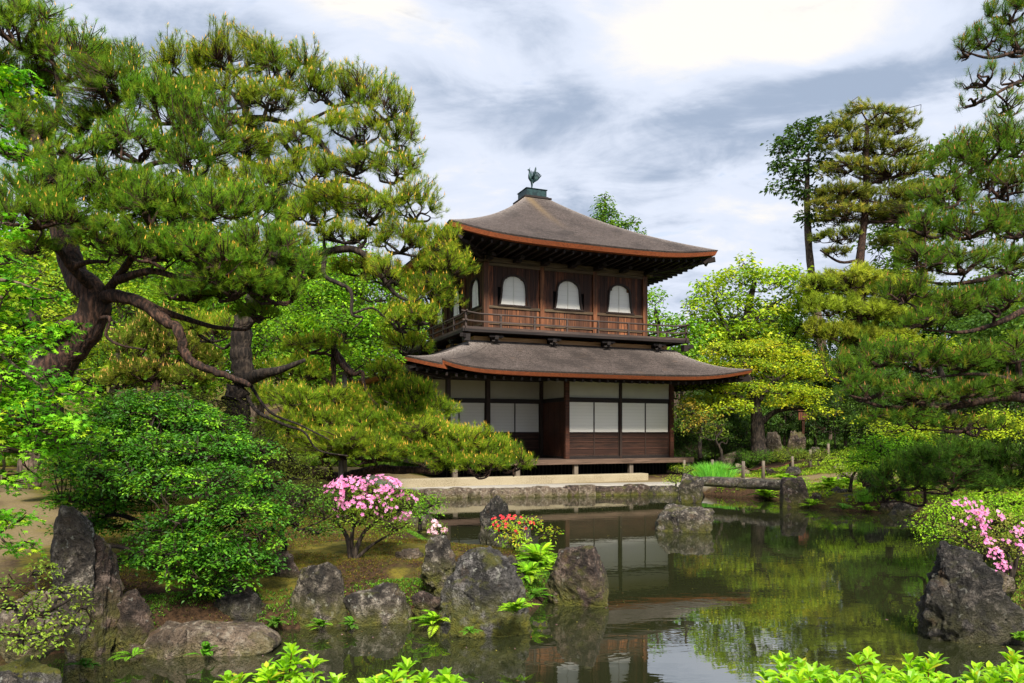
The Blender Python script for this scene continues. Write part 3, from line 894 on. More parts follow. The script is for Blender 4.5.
fbox(b, wall_frame((8.2, 7.0), (-1, 0)), .08, 8.12, -.08, -.03, H(.95), H(3.5)); fbox(b, wall_frame((0, 7), (0, -1)), .08, 5.0, -.08, -.03, H(.95), H(3.5))
pbuild(b, 'board_wall', M['wood_red'])
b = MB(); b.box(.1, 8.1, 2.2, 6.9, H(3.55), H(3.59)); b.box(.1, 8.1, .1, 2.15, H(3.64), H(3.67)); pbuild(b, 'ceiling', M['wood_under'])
# brackets along the front beam
for i in range(17): b = MB(); x = .25 + i * .48; b.prism([(x - .05, H(3.53)), (x + .13, H(3.57)), (x + .16, H(3.64)), (x - .06, H(3.64))], -.24, -.10); pbuild(b, 'beam_end', M['wood_black'])
# veranda
M['wood_edge'] = m_wood('wood_veranda_edge', (.07, .045, .032), (.17, .11, .08), (.11, .07, .05), 'X')
b = MB(); vz = H(.95)
vy = -.62
for k in range(8):
    y = vy + k * .3225; b.box(-.55, 8.66, y, y + .316, vz - .045, vz - .001 * (k % 2))
pbuild(b, 'veranda_floor', M['wood_rail'])
b = MB(); b.box(-.57, 8.68, vy - .05, vy - .002, vz - .15, vz + .01); b.box(8.661, 8.70, vy, 7.2, vz - .15, vz + .008); b.box(-.60, -.551, vy, 7.2, vz - .15, vz + .008)
pbuild(b, 'veranda_edge', M['wood_edge'])
b = MB(); b.box(8.13, 8.66, 1.96, 7.2, vz - .04, vz - .002); b.box(-.55, 0, 1.96, 7.2, vz - .04, vz - .002); pbuild(b, 'side_veranda', M['wood_rail'])
for x in (.05, 2.1, 4.15, 6.22, 8.5):
    b = MB(); b.box(x - .07, x + .07, vy + .03, vy + .17, 0, vz - .15); pbuild(b, 'floor_strut', M['wood_post'])
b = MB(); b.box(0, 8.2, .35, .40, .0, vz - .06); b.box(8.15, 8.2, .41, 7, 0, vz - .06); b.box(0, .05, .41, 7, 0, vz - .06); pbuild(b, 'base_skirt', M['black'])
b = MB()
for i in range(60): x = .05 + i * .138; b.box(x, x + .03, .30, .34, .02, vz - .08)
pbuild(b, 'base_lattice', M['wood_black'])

# stone step before the veranda
b = MB(); b.box(-1.9, 6.3, -1.5, -1.08, 0, .30)
st = b.build('stone_step', M['step']); st.location = (-1.979, 23.2, .20); st.rotation_euler = (0, 0, TH); bevelled(st, .02, 2)
tag(st, 'long beige stone step in front of the pavilion veranda', 'step')
# ------------------------------------------------------------------ rocks
_ico = {}


def ico(n):
    if n not in _ico:
        bm = bmesh.new(); bmesh.ops.create_icosphere(bm, subdivisions=n, radius=1)
        V = np.array([v.co[:] for v in bm.verts]); F = np.array([[v.index for v in f.verts] for f in bm.faces]); bm.free()
        _ico[n] = (V / np.linalg.norm(V, axis=1, keepdims=True), F)
    return _ico[n]


def rock_mesh(name, w, d, h, seed, taper=.2, lean=(0, 0), flat=.0, rough=.10, nplanes=13, sub=4, sink=.55, upright=False, box=1.0):
    """faceted boulder w x d x h with its underside sunk below z=0"""
    r = np.random.default_rng(seed); V, F = ico(sub)
    N = r.normal(size=(nplanes, 3)); N /= np.linalg.norm(N, axis=1, keepdims=True)
    Hh = r.uniform(.66, 1.0, nplanes)
    if flat > 0: N = np.vstack([N, [[r.normal() * .08, r.normal() * .08, 1]]]); Hh = np.append(Hh, 1 - flat)
    if upright:
        for k in range(7):
            a = r.uniform(0, 6.28); N = np.vstack([N, [[math.cos(a), math.sin(a), r.normal() * .12]]]); Hh = np.append(Hh, r.uniform(.62, .85))
        N = np.vstack([N, [[.25 * r.normal(), .2, 1]]]); Hh = np.append(Hh, .62)
    if flat == 0 and not upright: N = np.vstack([N, [[r.normal() * .2, -.1 + r.normal() * .15, 1]]]); Hh = np.append(Hh, .74)
    N /= np.linalg.norm(N, axis=1, keepdims=True)
    q = V @ N.T; q = np.where(q > .05, Hh / np.maximum(q, .05), 9)
    k = 14.0; rad = -np.log(np.exp(-k * np.minimum(q, 3)).sum(1)) / k
    X = V * rad[:, None]
    X /= np.abs(X).max(0)
    if box != 1: X = np.sign(X) * np.abs(X) ** box
    ht = h * (1 + sink)
    t = (X[:, 2] + 1) / 2
    sx = 1 - taper * t; X[:, 0] *= sx; X[:, 1] *= sx
    X = X * np.array([w / 2, d / 2, ht / 2]); X[:, 2] += ht / 2 - sink * h
    X[:, 0] += lean[0] * t * h; X[:, 1] += lean[1] * t * h
    sc = (w + d + h) / 3; off = r.uniform(-50, 50, 3)
    st = np.array([1, 1, .45 if upright else 1.0])
    dirs = V
    dn = np.empty(len(X))
    for i, p in enumerate(X):
        qv = Vector((p / sc * st * 2.4 + off)); 
        a = noise.fractal(qv, .8, 2.1, 6); b = abs(noise.noise(qv * 1.7)); c = noise.fractal(qv * 5, .9, 2.0, 4); e = math.floor((noise.noise(qv * 1.1) * 1.2 + p[2] / sc * 1.4) * 4) / 4 - (noise.noise(qv * 1.1) * 1.2 + p[2] / sc * 1.4)
        dn[i] = a * 1.0 - (0.10 / (.10 + b) - .35) * .45 + c * .50 + e * .45
    X = X + dirs * (dn * rough * sc)[:, None]
    ab = X[X[:, 2] > 0]; X[:, 2] *= h / max(ab[:, 2].max(), .01); X[:, 0] = (X[:, 0] - (ab[:, 0].max() + ab[:, 0].min()) / 2) * w / max(np.ptp(ab[:, 0]), .01)
    me = np_mesh(name, X, F, 3, smooth=True)
    at = me.attributes.new('low', 'FLOAT', 'POINT')
    at.data.foreach_set('value', np.clip(1 - X[:, 2] / (h * .55), 0, 1).astype(np.float32))
    return me


def rock(px, py, w, h, label, mat='rock_grey', seed=1, z=0.0, D=None, depth=.85, group=None, rz=None, name='boulder', **kw):
    """px = centre, py = base line, w,h in pixels"""
    D = D or dist_at(py, z)
    wm, hm = w * D / FOC, h * D / FOC
    dm = depth * wm if depth < 5 else depth
    k = (D + dm * .4) / D; c = P(px, py, D + dm * .4); wm *= k
    me = rock_mesh(name, wm, dm, hm, seed, **kw)
    o = bpy.data.objects.new(name, me); me.materials.append(M[mat]); COL.objects.link(o)
    o.location = (c.x, D + dm * .4, z); o.rotation_euler = (0, 0, 0 if rz is None else rz)
    return tag(o, label, 'rock', group)
# ------------------------------------------------------------------ foliage, all vectorised


def nrm(a): return a / np.maximum(np.linalg.norm(a, axis=-1, keepdims=True), 1e-9)


def pal_pick(pal, n, r, jit=.16, gain=(1.3, 1.45, 1.05)):
    cols = np.array([p[:3] for p in pal]); w = np.array([p[3] if len(p) > 3 else 1 for p in pal], float); w /= w.sum()
    c = (cols * np.array(gain))[r.choice(len(cols), n, p=w)]
    return c * (1 + r.normal(0, jit, (n, 1))).clip(.5, 1.6)


class Fol:
    """bag of faces with one colour each"""
    def __init__(s): s.V, s.F, s.T, s.n = [], [], [], 0
    def add(s, V, F, T):
        s.V.append(V.reshape(-1, 3)); s.F.append(F + s.n); s.T.append(T); s.n += s.V[-1].shape[0]
    def build(s, name, mat, parent=None):
        if not s.V: return None
        me = np_mesh(name, np.vstack(s.V), np.vstack(s.F), 3, np.vstack(s.T).clip(.003, .95))
        return link(name, me, mat, parent)


def add_needles(fo, tip, d, nn, L, w, spread, pal, r, up=.12):
    n = len(tip); T = np.repeat(tip, nn, 0); Dd = np.repeat(d, nn, 0)
    nd = nrm(Dd + r.normal(0, spread, (n * nn, 3)) + [0, 0, up])
    base = T - Dd * (r.uniform(0, .75, (n * nn, 1)) * L)
    ll = L * r.uniform(.65, 1.1, (n * nn, 1))
    side = nrm(np.cross(nd, r.normal(size=(n * nn, 3)))) * w / 2
    V = np.stack([base - side, base + side, base + nd * ll], 1)
    F = np.arange(n * nn * 3).reshape(-1, 3)
    C = np.repeat(pal_pick(pal, n, r, .14), nn, 0) * (1 + r.normal(0, .12, (n * nn, 1))).clip(.6, 1.5)
    fo.add(V, F, C)


def add_leaves(fo, p, n, a, l, w, col, fold=.18):
    """pointed folded leaves: base p, normal n, axis a"""
    a = nrm(a); s = nrm(np.cross(n, a)); n2 = np.cross(a, s)
    l = np.asarray(l).reshape(-1, 1); w = np.asarray(w).reshape(-1, 1)
    V = np.stack([p, p + a * l * .5 + s * w * .5 + n2 * w * fold, p + a * l - n2 * l * .12, p + a * l * .5 - s * w * .5 + n2 * w * fold], 1)
    k = len(p); b = np.arange(k)[:, None] * 4
    F = np.concatenate([b + [[0, 1, 2]], b + [[0, 2, 3]]])
    fo.add(V, F, np.concatenate([col, col]))


def add_maple(fo, p, n, a, l, col, lobes=((-1.35, .55), (-.68, .85), (0, 1), (.68, .85), (1.35, .55))):
    a = nrm(a); s = nrm(np.cross(n, a)); n2 = np.cross(a, s); l = np.asarray(l).reshape(-1, 1)
    for ang, k in lobes:
        dd = a * math.cos(ang) + s * math.sin(ang); ee = -a * math.sin(ang) + s * math.cos(ang)
        tip = p + dd * l * k - n2 * l * .16 * k
        m = p + dd * l * k * .42
        V = np.stack([p, m + ee * l * .13, tip, m - ee * l * .13], 1)
        b = np.arange(len(p))[:, None] * 4
        F = np.concatenate([b + [[0, 1, 2]], b + [[0, 2, 3]]])
        fo.add(V, F, np.concatenate([col, col]))


def add_twigs(fo, A, B, r0, r1, sag, col, r):
    """thin three-sided twigs from A to B, bent in the middle"""
    n = len(A)
    if n == 0: return
    M_ = (A + B) / 2 + r.normal(0, 1, (n, 3)) * sag * np.linalg.norm(B - A, axis=1, keepdims=True)
    for (p, q, ra, rb) in ((A, M_, r0, (r0 + r1) / 2), (M_, B, (r0 + r1) / 2, r1)):
        d = nrm(q - p); x = nrm(np.cross(d, [[.3, .2, .93]])); y = np.cross(d, x)
        ring = [x * math.cos(t) + y * math.sin(t) for t in (0, 2.094, 4.189)]
        V = np.stack([p + ring[i] * ra for i in range(3)] + [q + ring[i] * rb for i in range(3)], 1)
        b = np.arange(n)[:, None] * 6
        F = np.concatenate([b + [[i, (i + 1) % 3, 3 + (i + 1) % 3]] for i in range(3)] + [b + [[i, 3 + (i + 1) % 3, 3 + i]] for i in range(3)])
        fo.add(V, F, np.tile(np.array(col, float), (len(F), 1)))


def catmull(pts, k=6):
    p = [np.array(q, float) for q in pts]
    if len(p) < 3: return [p[0] * (1 - t) + p[-1] * t for t in np.linspace(0, 1, k)]
    p = [2 * p[0] - p[1]] + p + [2 * p[-1] - p[-2]]; out = []
    for i in range(1, len(p) - 2):
        for j in range(k):
            t = j / k
            out.append(.5 * ((2 * p[i]) + (-p[i - 1] + p[i + 1]) * t + (2 * p[i - 1] - 5 * p[i] + 4 * p[i + 1] - p[i + 2]) * t * t + (-p[i - 1] + 3 * p[i] - 3 * p[i + 1] + p[i + 2]) * t ** 3))
    out.append(p[-2]); return out


def merge(a, b):
    for V, F, T in zip(b.V, b.F, b.T): a.V.append(V); a.F.append(F + a.n); a.T.append(T)
    a.n += b.n


class Skel:
    """trunk and limbs of one tree in one mesh; remembers nodes for branches to start from"""
    def __init__(s, seed): s.mb = MB(); s.nodes, s.rad = [], []; s.r = np.random.default_rng(seed)
    def limb(s, pts, r0, r1, k=6, wig=.0, n=9, lump=.10, power=1.0):
        P_ = catmull(pts, k); m = len(P_); rr = []
        for i in range(m):
            t = i / (m - 1)
            if wig and 0 < i < m - 1: P_[i] = P_[i] + s.r.normal(0, wig, 3)
            rr.append((r0 + (r1 - r0) * t ** power) * (1 + s.r.normal(0, lump) * (.5 if i else 0)))
        s.mb.tube(P_, rr, n)
        s.nodes += [np.array(q) for q in P_]; s.rad += rr
        return P_
    def limb_px(s, pts, r0, r1, **kw): return s.limb([P(*q) for q in pts], r0, r1, **kw)
    def nearest(s, q, skip=0, up=.0):
        A = np.array(s.nodes); d = np.linalg.norm(A - q, axis=1) + up * np.maximum(A[:, 2] - q[2], 0)
        i = int(np.argmin(d)); return A[i], s.rad[i]
    def branch(s, q, r1=.012, kink=.12, k=4, n=6, rmax=.06, nodes=None):
        a, ra = s.nearest(q, up=1.0); L_ = np.linalg.norm(q - a)
        if L_ < .05: return a
        m1 = a + (q - a) * .35 + s.r.normal(0, kink, 3) * L_ * .8; m2 = a + (q - a) * .7 + s.r.normal(0, kink, 3) * L_ * .8
        s.limb([a, m1, m2, q], min(ra * .75, rmax, .02 + .03 * L_), r1, k=k, n=n)
        return a


def pine(name, label, limbs, pads, seed, tuft=5.0, nn=34, L=.085, nw=.0035, pal=None, candle=.25, ccol=None, csize=.045, bark='bark_red',
         twig_r=.006, cat='pine tree', group=None, sub=5, extra=None, spread=.78, clump=True, base=None, fluff=1.5):
    """limbs: (list of (px,py,D), r0, r1); pads: (px,py,D, rx_px, ry_px[, depth_m]); tuft = tufts per m2 of pad"""
    r = np.random.default_rng(seed); sk = Skel(seed)
    for lb in limbs: sk.limb_px(lb[0], lb[1], lb[2], n=12 if lb[1] > .1 else 8, k=5, wig=lb[3] if len(lb) > 3 else .0)
    b0 = base if base is not None else sk.nodes[0]
    root = empty(name, (float(b0[0]), float(b0[1]), float(b0[2])), label, cat, group)
    fo, tw, ca = Fol(), Fol(), Fol()
    pal = pal or PAL_PINE; ccol = ccol or ((.55, .30, .08), (.62, .40, .10), (.45, .22, .07))
    for pd in pads:
        px, py, D, rx, ry = pd[:5]; c = np.array(P(px, py, D)); s = D / FOC; ry = ry * fluff
        R = np.array([rx * s, pd[5] if len(pd) > 5 else rx * s * .8, ry * s])
        dens = pd[6] if len(pd) > 6 else 1.0
        g = r.uniform(.8, 1.22); ppal = [(q[0] * g * r.uniform(.9, 1.12), q[1] * g, q[2] * g, q[3] if len(q) > 3 else 1) for q in pal]
        bp = c - [0, 0, R[2] * .55]
        sk.branch(bp, .012, .10, rmax=.05)
        hub = [bp]
        for k in range(sub):
            a = r.uniform(0, 6.28); e = c + R * np.array([math.cos(a) * r.uniform(.4, .8), math.sin(a) * r.uniform(.4, .8), r.uniform(-.5, .15)])
            m = (bp + e) / 2 + r.normal(0, .10, 3) * R[0]
            m2 = (m + e) / 2 + r.normal(0, .09, 3) * R[0]; pp = sk.limb([bp, m, m2, e], .018 + .014 * R[0], .007, k=4, n=5)
            hub += pp[2:]
        hub = np.array(hub)
        area = R[0] * R[1] * PI * 2.2 + 2.2 * R[2] * (R[0] + R[1])
        n = max(6, int(area * tuft * dens))
        d = nrm(r.normal(size=(n, 3))); d[:, 2] = np.where(d[:, 2] < -.35, -d[:, 2], d[:, 2])
        rad = r.uniform(.25, 1.08, (n, 1)) ** .45
        # ragged outline: lobes grow and shrink with direction
        ph = r.uniform(0, 6.28, 3)
        lob = 1 + .16 * np.sin(3 * np.arctan2(d[:, 1], d[:, 0]) + ph[0]) + .12 * np.sin(5 * np.arctan2(d[:, 0], d[:, 2]) + ph[1])
        tip = c + d * R * rad * lob[:, None]
        dist = np.linalg.norm(tip[:, None] - hub[None], axis=2); st = hub[dist.argmin(1)]
        out = nrm(nrm(tip - st) * .7 + np.array([0, 0, .75]) + r.normal(0, .25, (n, 3)))
        add_twigs(tw, st, tip, twig_r * 1.3, twig_r * .6, .12, (.05, .03, .02), r)
        add_needles(fo, tip, out, nn, L * r.uniform(.85, 1.15), nw, spread, ppal, r)
        mid = st * .35 + tip * .65; dm = nrm(tip - st)
        q2 = st * .15 + tip * .85 + r.normal(0, .02, tip.shape); add_needles(fo, q2, nrm(out + r.normal(0, .35, out.shape)), nn // 2, L * .9, nw, spread, ppal, r)
        add_needles(fo, mid, nrm(dm + [0, 0, .5]), nn // 2, L, nw, spread, ppal + [(.16, .09, .03, .5)], r)
        if candle > 0:
            k = r.random(n) < candle * (d[:, 2] > -.1)
            q = tip[k]; m = len(q)
            if m:
                up = nrm(np.array([0, 0, 1.0]) + r.normal(0, .18, (m, 3))); x = nrm(np.cross(up, r.normal(size=(m, 3)))); y = np.cross(up, x)
                w = csize * .17; hh = csize * r.uniform(.6, 1.5, (m, 1)); q = q + up * L * .15
                V = np.stack([q + x * w, q - x * w * .5 + y * w * .87, q - x * w * .5 - y * w * .87, q + up * hh], 1)
                b = np.arange(m)[:, None] * 4
                F = np.concatenate([b + [[0, 1, 3]], b + [[1, 2, 3]], b + [[2, 0, 3]]])
                C = pal_pick(ccol, m, r, .16, (1, 1, 1)); ca.add(V, F, np.concatenate([C, C, C]))
    tr = sk.mb.build('trunk', M[bark]); tr.parent = root; tr.location = -root.location
    merge(fo, tw); merge(fo, ca); fo.build('crown', M['needle'], root)
    return root


def crown(fo, blobs, r, dens, m, cr, l, w, pal, up=.6, flat=.35, droop=.25, maple=False, inner=.25, low=-.3, tw=None, hubs=None, jit=.16):
    """blobs: (centre, radii[, density]); clusters of leaves spread over and inside them"""
    for bl in blobs:
        c, R = np.array(bl[0]), np.array(bl[1]); dd = bl[2] if len(bl) > 2 else 1.0
        area = 4 * PI * ((R[0] * R[1]) ** 1.6 / 3 + (R[0] * R[2]) ** 1.6 / 3 + (R[1] * R[2]) ** 1.6 / 3) ** (1 / 1.6)
        n = max(4, int(area * dens * dd))
        d = nrm(r.normal(size=(n, 3))); d[:, 2] = np.where(d[:, 2] < low, -d[:, 2], d[:, 2])
        rad = np.where(r.random(n) < inner, r.uniform(.3, .85, n), r.uniform(.82, 1.06, n))
        ph = r.uniform(0, 6.28, 4)
        lob = 1 + .13 * np.sin(4 * np.arctan2(d[:, 1], d[:, 0]) + ph[0]) + .10 * np.sin(7 * np.arctan2(d[:, 0], d[:, 2]) + ph[1]) + .08 * np.sin(11 * d[:, 2] + ph[2])
        q = c + d * R * (rad * lob)[:, None]
        nc = nrm(d * (1 - up) + [0, 0, up] + r.normal(0, .18, (n, 3)))        # cluster plane normal
        # leaves of each cluster
        N = n * m; ci = np.repeat(np.arange(n), m)
        a = r.uniform(0, 6.28, N); rr = np.sqrt(r.random(N)) * cr
        x = nrm(np.cross(nc, r.normal(size=(n, 3)))); y = np.cross(nc, x)
        rd = x[ci] * np.cos(a)[:, None] + y[ci] * np.sin(a)[:, None]
        p = q[ci] + rd * rr[:, None] + nc[ci] * (r.normal(0, flat * cr, (N, 1)) - droop * (rr ** 2 / cr)[:, None])
        ln = nrm(nc[ci] + r.normal(0, .38, (N, 3))); ax = nrm(rd + r.normal(0, .45, (N, 3)) - [0, 0, .12])
        ax = nrm(ax - ln * (ax * ln).sum(1, keepdims=True))
        col = np.repeat(pal_pick(pal, n, r, jit), m, 0) * (1 + r.normal(0, .13, (N, 1))).clip(.6, 1.5)
        sz = r.uniform(.65, 1.2, N)
        if maple: add_maple(fo, p, ln, ax, l * sz, col)
        else: add_leaves(fo, p, ln, ax, l * sz, w * sz, col)
        if tw is not None and hubs is not None and len(hubs):
            hb = np.array(hubs); k = np.linalg.norm(q[:, None] - hb[None], axis=2).argmin(1)
            add_twigs(tw, hb[k], q, .008 * (l / .06) ** .5, .004, .10, (.045, .03, .02), r)


def px_blobs(bl):
    out = []
    for b in bl:
        px, py, D, rx, ry = b[:5]; s = D / FOC
        out.append((np.array(P(px, py, D)), np.array([rx * s, b[5] if len(b) > 5 and b[5] else rx * s * .85, ry * s]), b[6] if len(b) > 6 else 1.0))
    return out


def broad(name, label, limbs, blobs, seed, dens=9, m=14, cr=.28, l=.09, w=.05, pal=None, up=.6, flat=.35, droop=.25, maple=False, inner=.3, low=-.3,
          bark='bark_dark', cat='tree', group=None, leafmat='leaf', twigs=True, sub=4, rmax=.08, base=None):
    r = np.random.default_rng(seed); sk = Skel(seed)
    for lb in limbs: sk.limb_px(lb[0], lb[1], lb[2], n=10 if lb[1] > .08 else 7, k=5)
    b0 = base if base is not None else sk.nodes[0]
    root = empty(name, tuple(float(x) for x in b0), label, cat, group)
    B = px_blobs(blobs); hubs = []
    for c, R, dd in B:
        bp = c - [0, 0, R[2] * .45]; sk.branch(bp, min(.012, R[0] * .05), .10, rmax=rmax); hubs.append(bp)
        for k in range(sub):
            a = r.uniform(0, 6.28); e = c + R * np.array([math.cos(a) * .65, math.sin(a) * .65, r.uniform(-.35, .35)])
            pp = sk.limb([bp, (bp + e) / 2 + r.normal(0, .08, 3) * R[0], e], min(.012 + .012 * R[0], R[0] * .05), min(.005, R[0] * .02), k=3, n=5); hubs += pp[1:]
    fo, tw = Fol(), Fol()
    crown(fo, B, r, dens, m, cr, l, w, pal or PAL_GREEN, up, flat, droop, maple, inner, low, tw if twigs else None, hubs)
    tr = sk.mb.build('trunk' if cat == 'tree' else 'stem', M[bark]); tr.parent = root; tr.location = -root.location
    merge(fo, tw)
    fo.build('crown' if cat == 'tree' else 'foliage', M[leafmat], root)
    return root


def flowers(pos, nor, size, pal, r, name, parent, mat='petal'):
    """five-petalled open blossoms"""
    fo = Fol(); n = len(pos); nor = nrm(nor); x = nrm(np.cross(nor, r.normal(size=(n, 3)))); y = np.cross(nor, x)
    col = pal_pick(pal, n, r, .10, (1, 1, 1))
    for k in range(5):
        a = 2 * PI * k / 5
        dd = x * math.cos(a) + y * math.sin(a); ee = -x * math.sin(a) + y * math.cos(a)
        s = size * r.uniform(.85, 1.1, (n, 1))
        V = np.stack([pos, pos + dd * s * .55 + ee * s * .34 + nor * s * .30, pos + dd * s + nor * s * .34, pos + dd * s * .55 - ee * s * .34 + nor * s * .30], 1)
        b = np.arange(n)[:, None] * 4
        fo.add(V, np.concatenate([b + [[0, 1, 2]], b + [[0, 2, 3]]]), np.concatenate([col, col]))
    st = nrm(nor) * size * .5
    for k in range(3):
        e = x * math.cos(2.1 * k) * size * .12 + y * math.sin(2.1 * k) * size * .12
        V = np.stack([pos + e * .3, pos + e + st * .2, pos + e + st], 1)
        fo.add(V, np.arange(n * 3).reshape(-1, 3), col * .6)
    return fo.build(name, M[mat], parent)


def fern(name, label, x, y, z, n, L, seed, pal, arch=.5, cat='fern', group=None, spread=(0, 6.28), pw=.21, extra=None):
    """arching fronds with paired leaflets"""
    r = np.random.default_rng(seed); root = empty(name, (x, y, z), label, cat, group); fo = Fol(); tw = Fol()
    for i in range(n):
        a = r.uniform(*spread); ll = L * r.uniform(.6, 1.1); K = 22; e = r.uniform(.45, 1.4)
        t = np.linspace(0, 1, K)[:, None]; h = np.array([math.cos(a), math.sin(a), 0])
        pts = np.array([x, y, z]) + h * ll * (t * math.cos(e) + arch * .45 * t ** 2) + np.array([0, 0, 1]) * ll * (t * math.sin(e) - arch * t ** 2.2) + r.normal(0, .01, 3)
        tg = nrm(np.gradient(pts, axis=0)); sd = nrm(np.cross(tg, [0, 0, 1])); up = np.cross(sd, tg)
        for s in (-1, 1):
            ln = ll * pw * np.sin(np.pi * (t[2:, 0] * .88 + .1)) ** .8
            ax = nrm(sd[2:] * s + tg[2:] * .55 + r.normal(0, .08, (K - 2, 3)))
            col = np.repeat(pal_pick(pal, 1, r, .12), K - 2, 0) * (1 + r.normal(0, .12, (K - 2, 1)))
            add_leaves(fo, pts[2:], up[2:], ax, ln, ln * .15 + .002, col, .1)
            add_leaves(fo, pts[2:] + tg[2:] * ll / K * .5, up[2:], ax, ln * .9, ln * .14 + .002, col, .1)
        add_twigs(tw, pts[:-1], pts[1:], .0035, .003, 0, (.10, .10, .03), r)
    if extra: extra(root, r)
    fo.build('fronds', M['leaf'], root); tw.build('stalks', M['leaf'], root)
    return root


def whorl_bush(name, label, centres, seed, pal, l=.05, w=.024, stem_h=.22, cat='shrub', new=(.45, .20, .03)):
    """upright reddish stems, each with whorls of pointed leaves; centres (n,3) are the tops of the stems"""
    r = np.random.default_rng(seed); C = np.array(centres); root = empty(name, (float(C[:, 0].mean()), float(C[:, 1].mean()), gz(C[:, 0].mean(), C[:, 1].mean())), label, cat)
    fo, tw = Fol(), Fol(); n = len(C)
    foot = C + np.stack([r.normal(0, .05, n), r.normal(0, .05, n), -stem_h * r.uniform(.8, 1.3, n)], 1)
    lean = nrm(C - foot)
    add_twigs(tw, foot, C, .004, .0025, .06, (.22, .08, .03), r)
    G = np.array([root.location[:]]) + np.zeros((n, 3)); k = r.choice(n, n // 3, replace=False)
    add_twigs(tw, G[k], foot[k], .012, .005, .10, (.09, .05, .03), r)
    for lev, (dz, sc, el, cnt) in enumerate(((0, .80, 1.0, 4), (-.012, 1.0, .55, 6), (-.05, 1.05, .25, 6), (-.10, 1.0, .12, 5), (-.16, .9, .05, 4))):
        for k in range(cnt):
            a = 2 * PI * (k + .37 * lev) / cnt + r.normal(0, .22, n) + np.arange(n) * 1.7
            e = el + r.normal(0, .18, n)
            h = np.stack([np.cos(a) * np.cos(e), np.sin(a) * np.cos(e), np.sin(e)], 1)
            nn_ = nrm(np.array([0, 0, 1.0]) - h * h[:, 2:3] + r.normal(0, .12, (n, 3)))
            p = C + lean * dz + h * .004
            sz = sc * r.uniform(.75, 1.15, n)
            col = pal_pick(pal, n, r, .12)
            six_leaf(fo, p, nn_, h, l * sz, w * sz, col)
    fo.build('leaves', M['leaf_front'], root); tw.build('stems', M['leaf'], root)
    return root


def six_leaf(fo, p, n, a, l, w, col):
    """larger leaf: two halves of three faces each, widest past the middle, curved tip"""
    a = nrm(a); s = nrm(np.cross(n, a)); n2 = np.cross(a, s); l = l.reshape(-1, 1); w = w.reshape(-1, 1)
    mid1 = p + a * l * .35; mid2 = p + a * l * .72 - n2 * l * .04; tip = p + a * l - n2 * l * .16
    V = [p, mid1, mid2, tip]
    for q in (1, -1):
        V += [p + a * l * .33 + s * q * w * .36 + n2 * w * .16, p + a * l * .68 + s * q * w * .5 + n2 * w * .14]
    V = np.stack(V, 1); b = np.arange(len(p))[:, None] * 8
    F = []
    for o in (4, 6): F += [[0, o, 1], [1, o, o + 1], [1, o + 1, 2], [2, o + 1, 3]]
    fo.add(V, np.concatenate([b + [f] for f in F]), np.concatenate([col] * 8))


M['leaf_front'] = m_leaf('leaf_front_surface', .45, .4, .4)
PAL_PINE = [(.12, .22, .02, 4), (.17, .26, .026, 3), (.07, .15, .02, 3), (.24, .27, .035, 1)]
PAL_PINE_D = [(.085, .165, .02, 4), (.14, .20, .025, 2), (.055, .11, .018, 3), (.22, .22, .03, .8)]
PAL_GREEN = [(.07, .15, .016, 3), (.11, .20, .02, 2), (.04, .10, .014, 2)]
PAL_BRIGHT = [(.13, .27, .018, 3), (.20, .34, .022, 2), (.08, .19, .018, 2)]
PAL_YELLOW = [(.27, .34, .025, 3), (.19, .28, .02, 2), (.36, .38, .04, 1)]
PAL_DARK = [(.025, .055, .012, 3), (.045, .08, .015, 2), (.016, .035, .010, 2)]
PAL_OLIVE = [(.11, .13, .025, 3), (.16, .17, .035, 2), (.07, .09, .02, 2)]
# ------------------------------------------------------------------ rocks round the pond
rock(71, 662, 48, 158, 'tall grey standing stone with a rounded top at the left shore', 'rock_pale', 11, upright=True, taper=.38, lean=(.03, 0), rough=.06, sub=6, depth=.9, D=5.95, sink=.15)
rock(100, 660, 38, 134, 'darker mottled upright stone leaning against the tall grey standing stone', 'rock_brown', 12, upright=True, taper=.15, rough=.07, sub=6, depth=1.1, D=6.1, sink=.15)
rock(133, 655, 50, 62, 'squat brown rock between the standing stones and the flat slab', 'rock_brown', 513, D=6.2, flat=.2, taper=.1, rough=.06, sub=6)
rock(213, 659, 132, 27, 'long low flat-topped slab with tan top at the water edge', 'rock_tan', 14, D=6.15, flat=.4, taper=.04, rough=.04, sub=6, depth=.55, box=.6)
rock(168, 660, 40, 30, 'low tan rock at the left end of the flat slab', 'rock_tan', 131, D=6.05, flat=.2, taper=.2, rough=.06, sub=6)
rock(318, 628, 62, 66, 'grey block-like rock with a broad flat top beside the azalea', 'rock_grey', 15, D=7.0, flat=.2, taper=.3, rough=.06, box=.7, sub=6)
rock(380, 626, 66, 40, 'pale wedge-shaped rock at the shore below the pink azalea', 'rock_pale', 16, D=7.1, flat=.1, taper=.2, rough=.06, box=.75, sub=6, lean=(-.2, 0))
rock(442, 582, 44, 46, 'light grey craggy rock on the moss behind the large mossy rock', 'rock_pale', 27, z=.36, D=7.4, taper=.25, rough=.08, sub=6)
rock(480, 641, 104, 90, 'large conical rock with mossy foot at the tip of the shore', 'rock_moss', 38, D=6.6, taper=.58, flat=.10, rough=.06, sub=6, depth=.8)
rock(506, 600, 40, 46, 'small grey rock behind the large mossy rock under the ferns', 'rock_grey', 181, z=.0, D=8.0, taper=.2, rough=.07, sub=4)
rock(578, 609, 66, 62, 'rounded reddish brown boulder standing alone in the water beside the ferns', 'rock_brown', 45, D=7.8, taper=.18, flat=.12, rough=.05, sub=6, depth=.9)
rock(495, 546, 34, 54, 'dark upright stump-like stone with a jagged top behind the red flowers', 'rock_dark', 20, D=11.8, upright=True, taper=.25, rough=.12, sub=5)
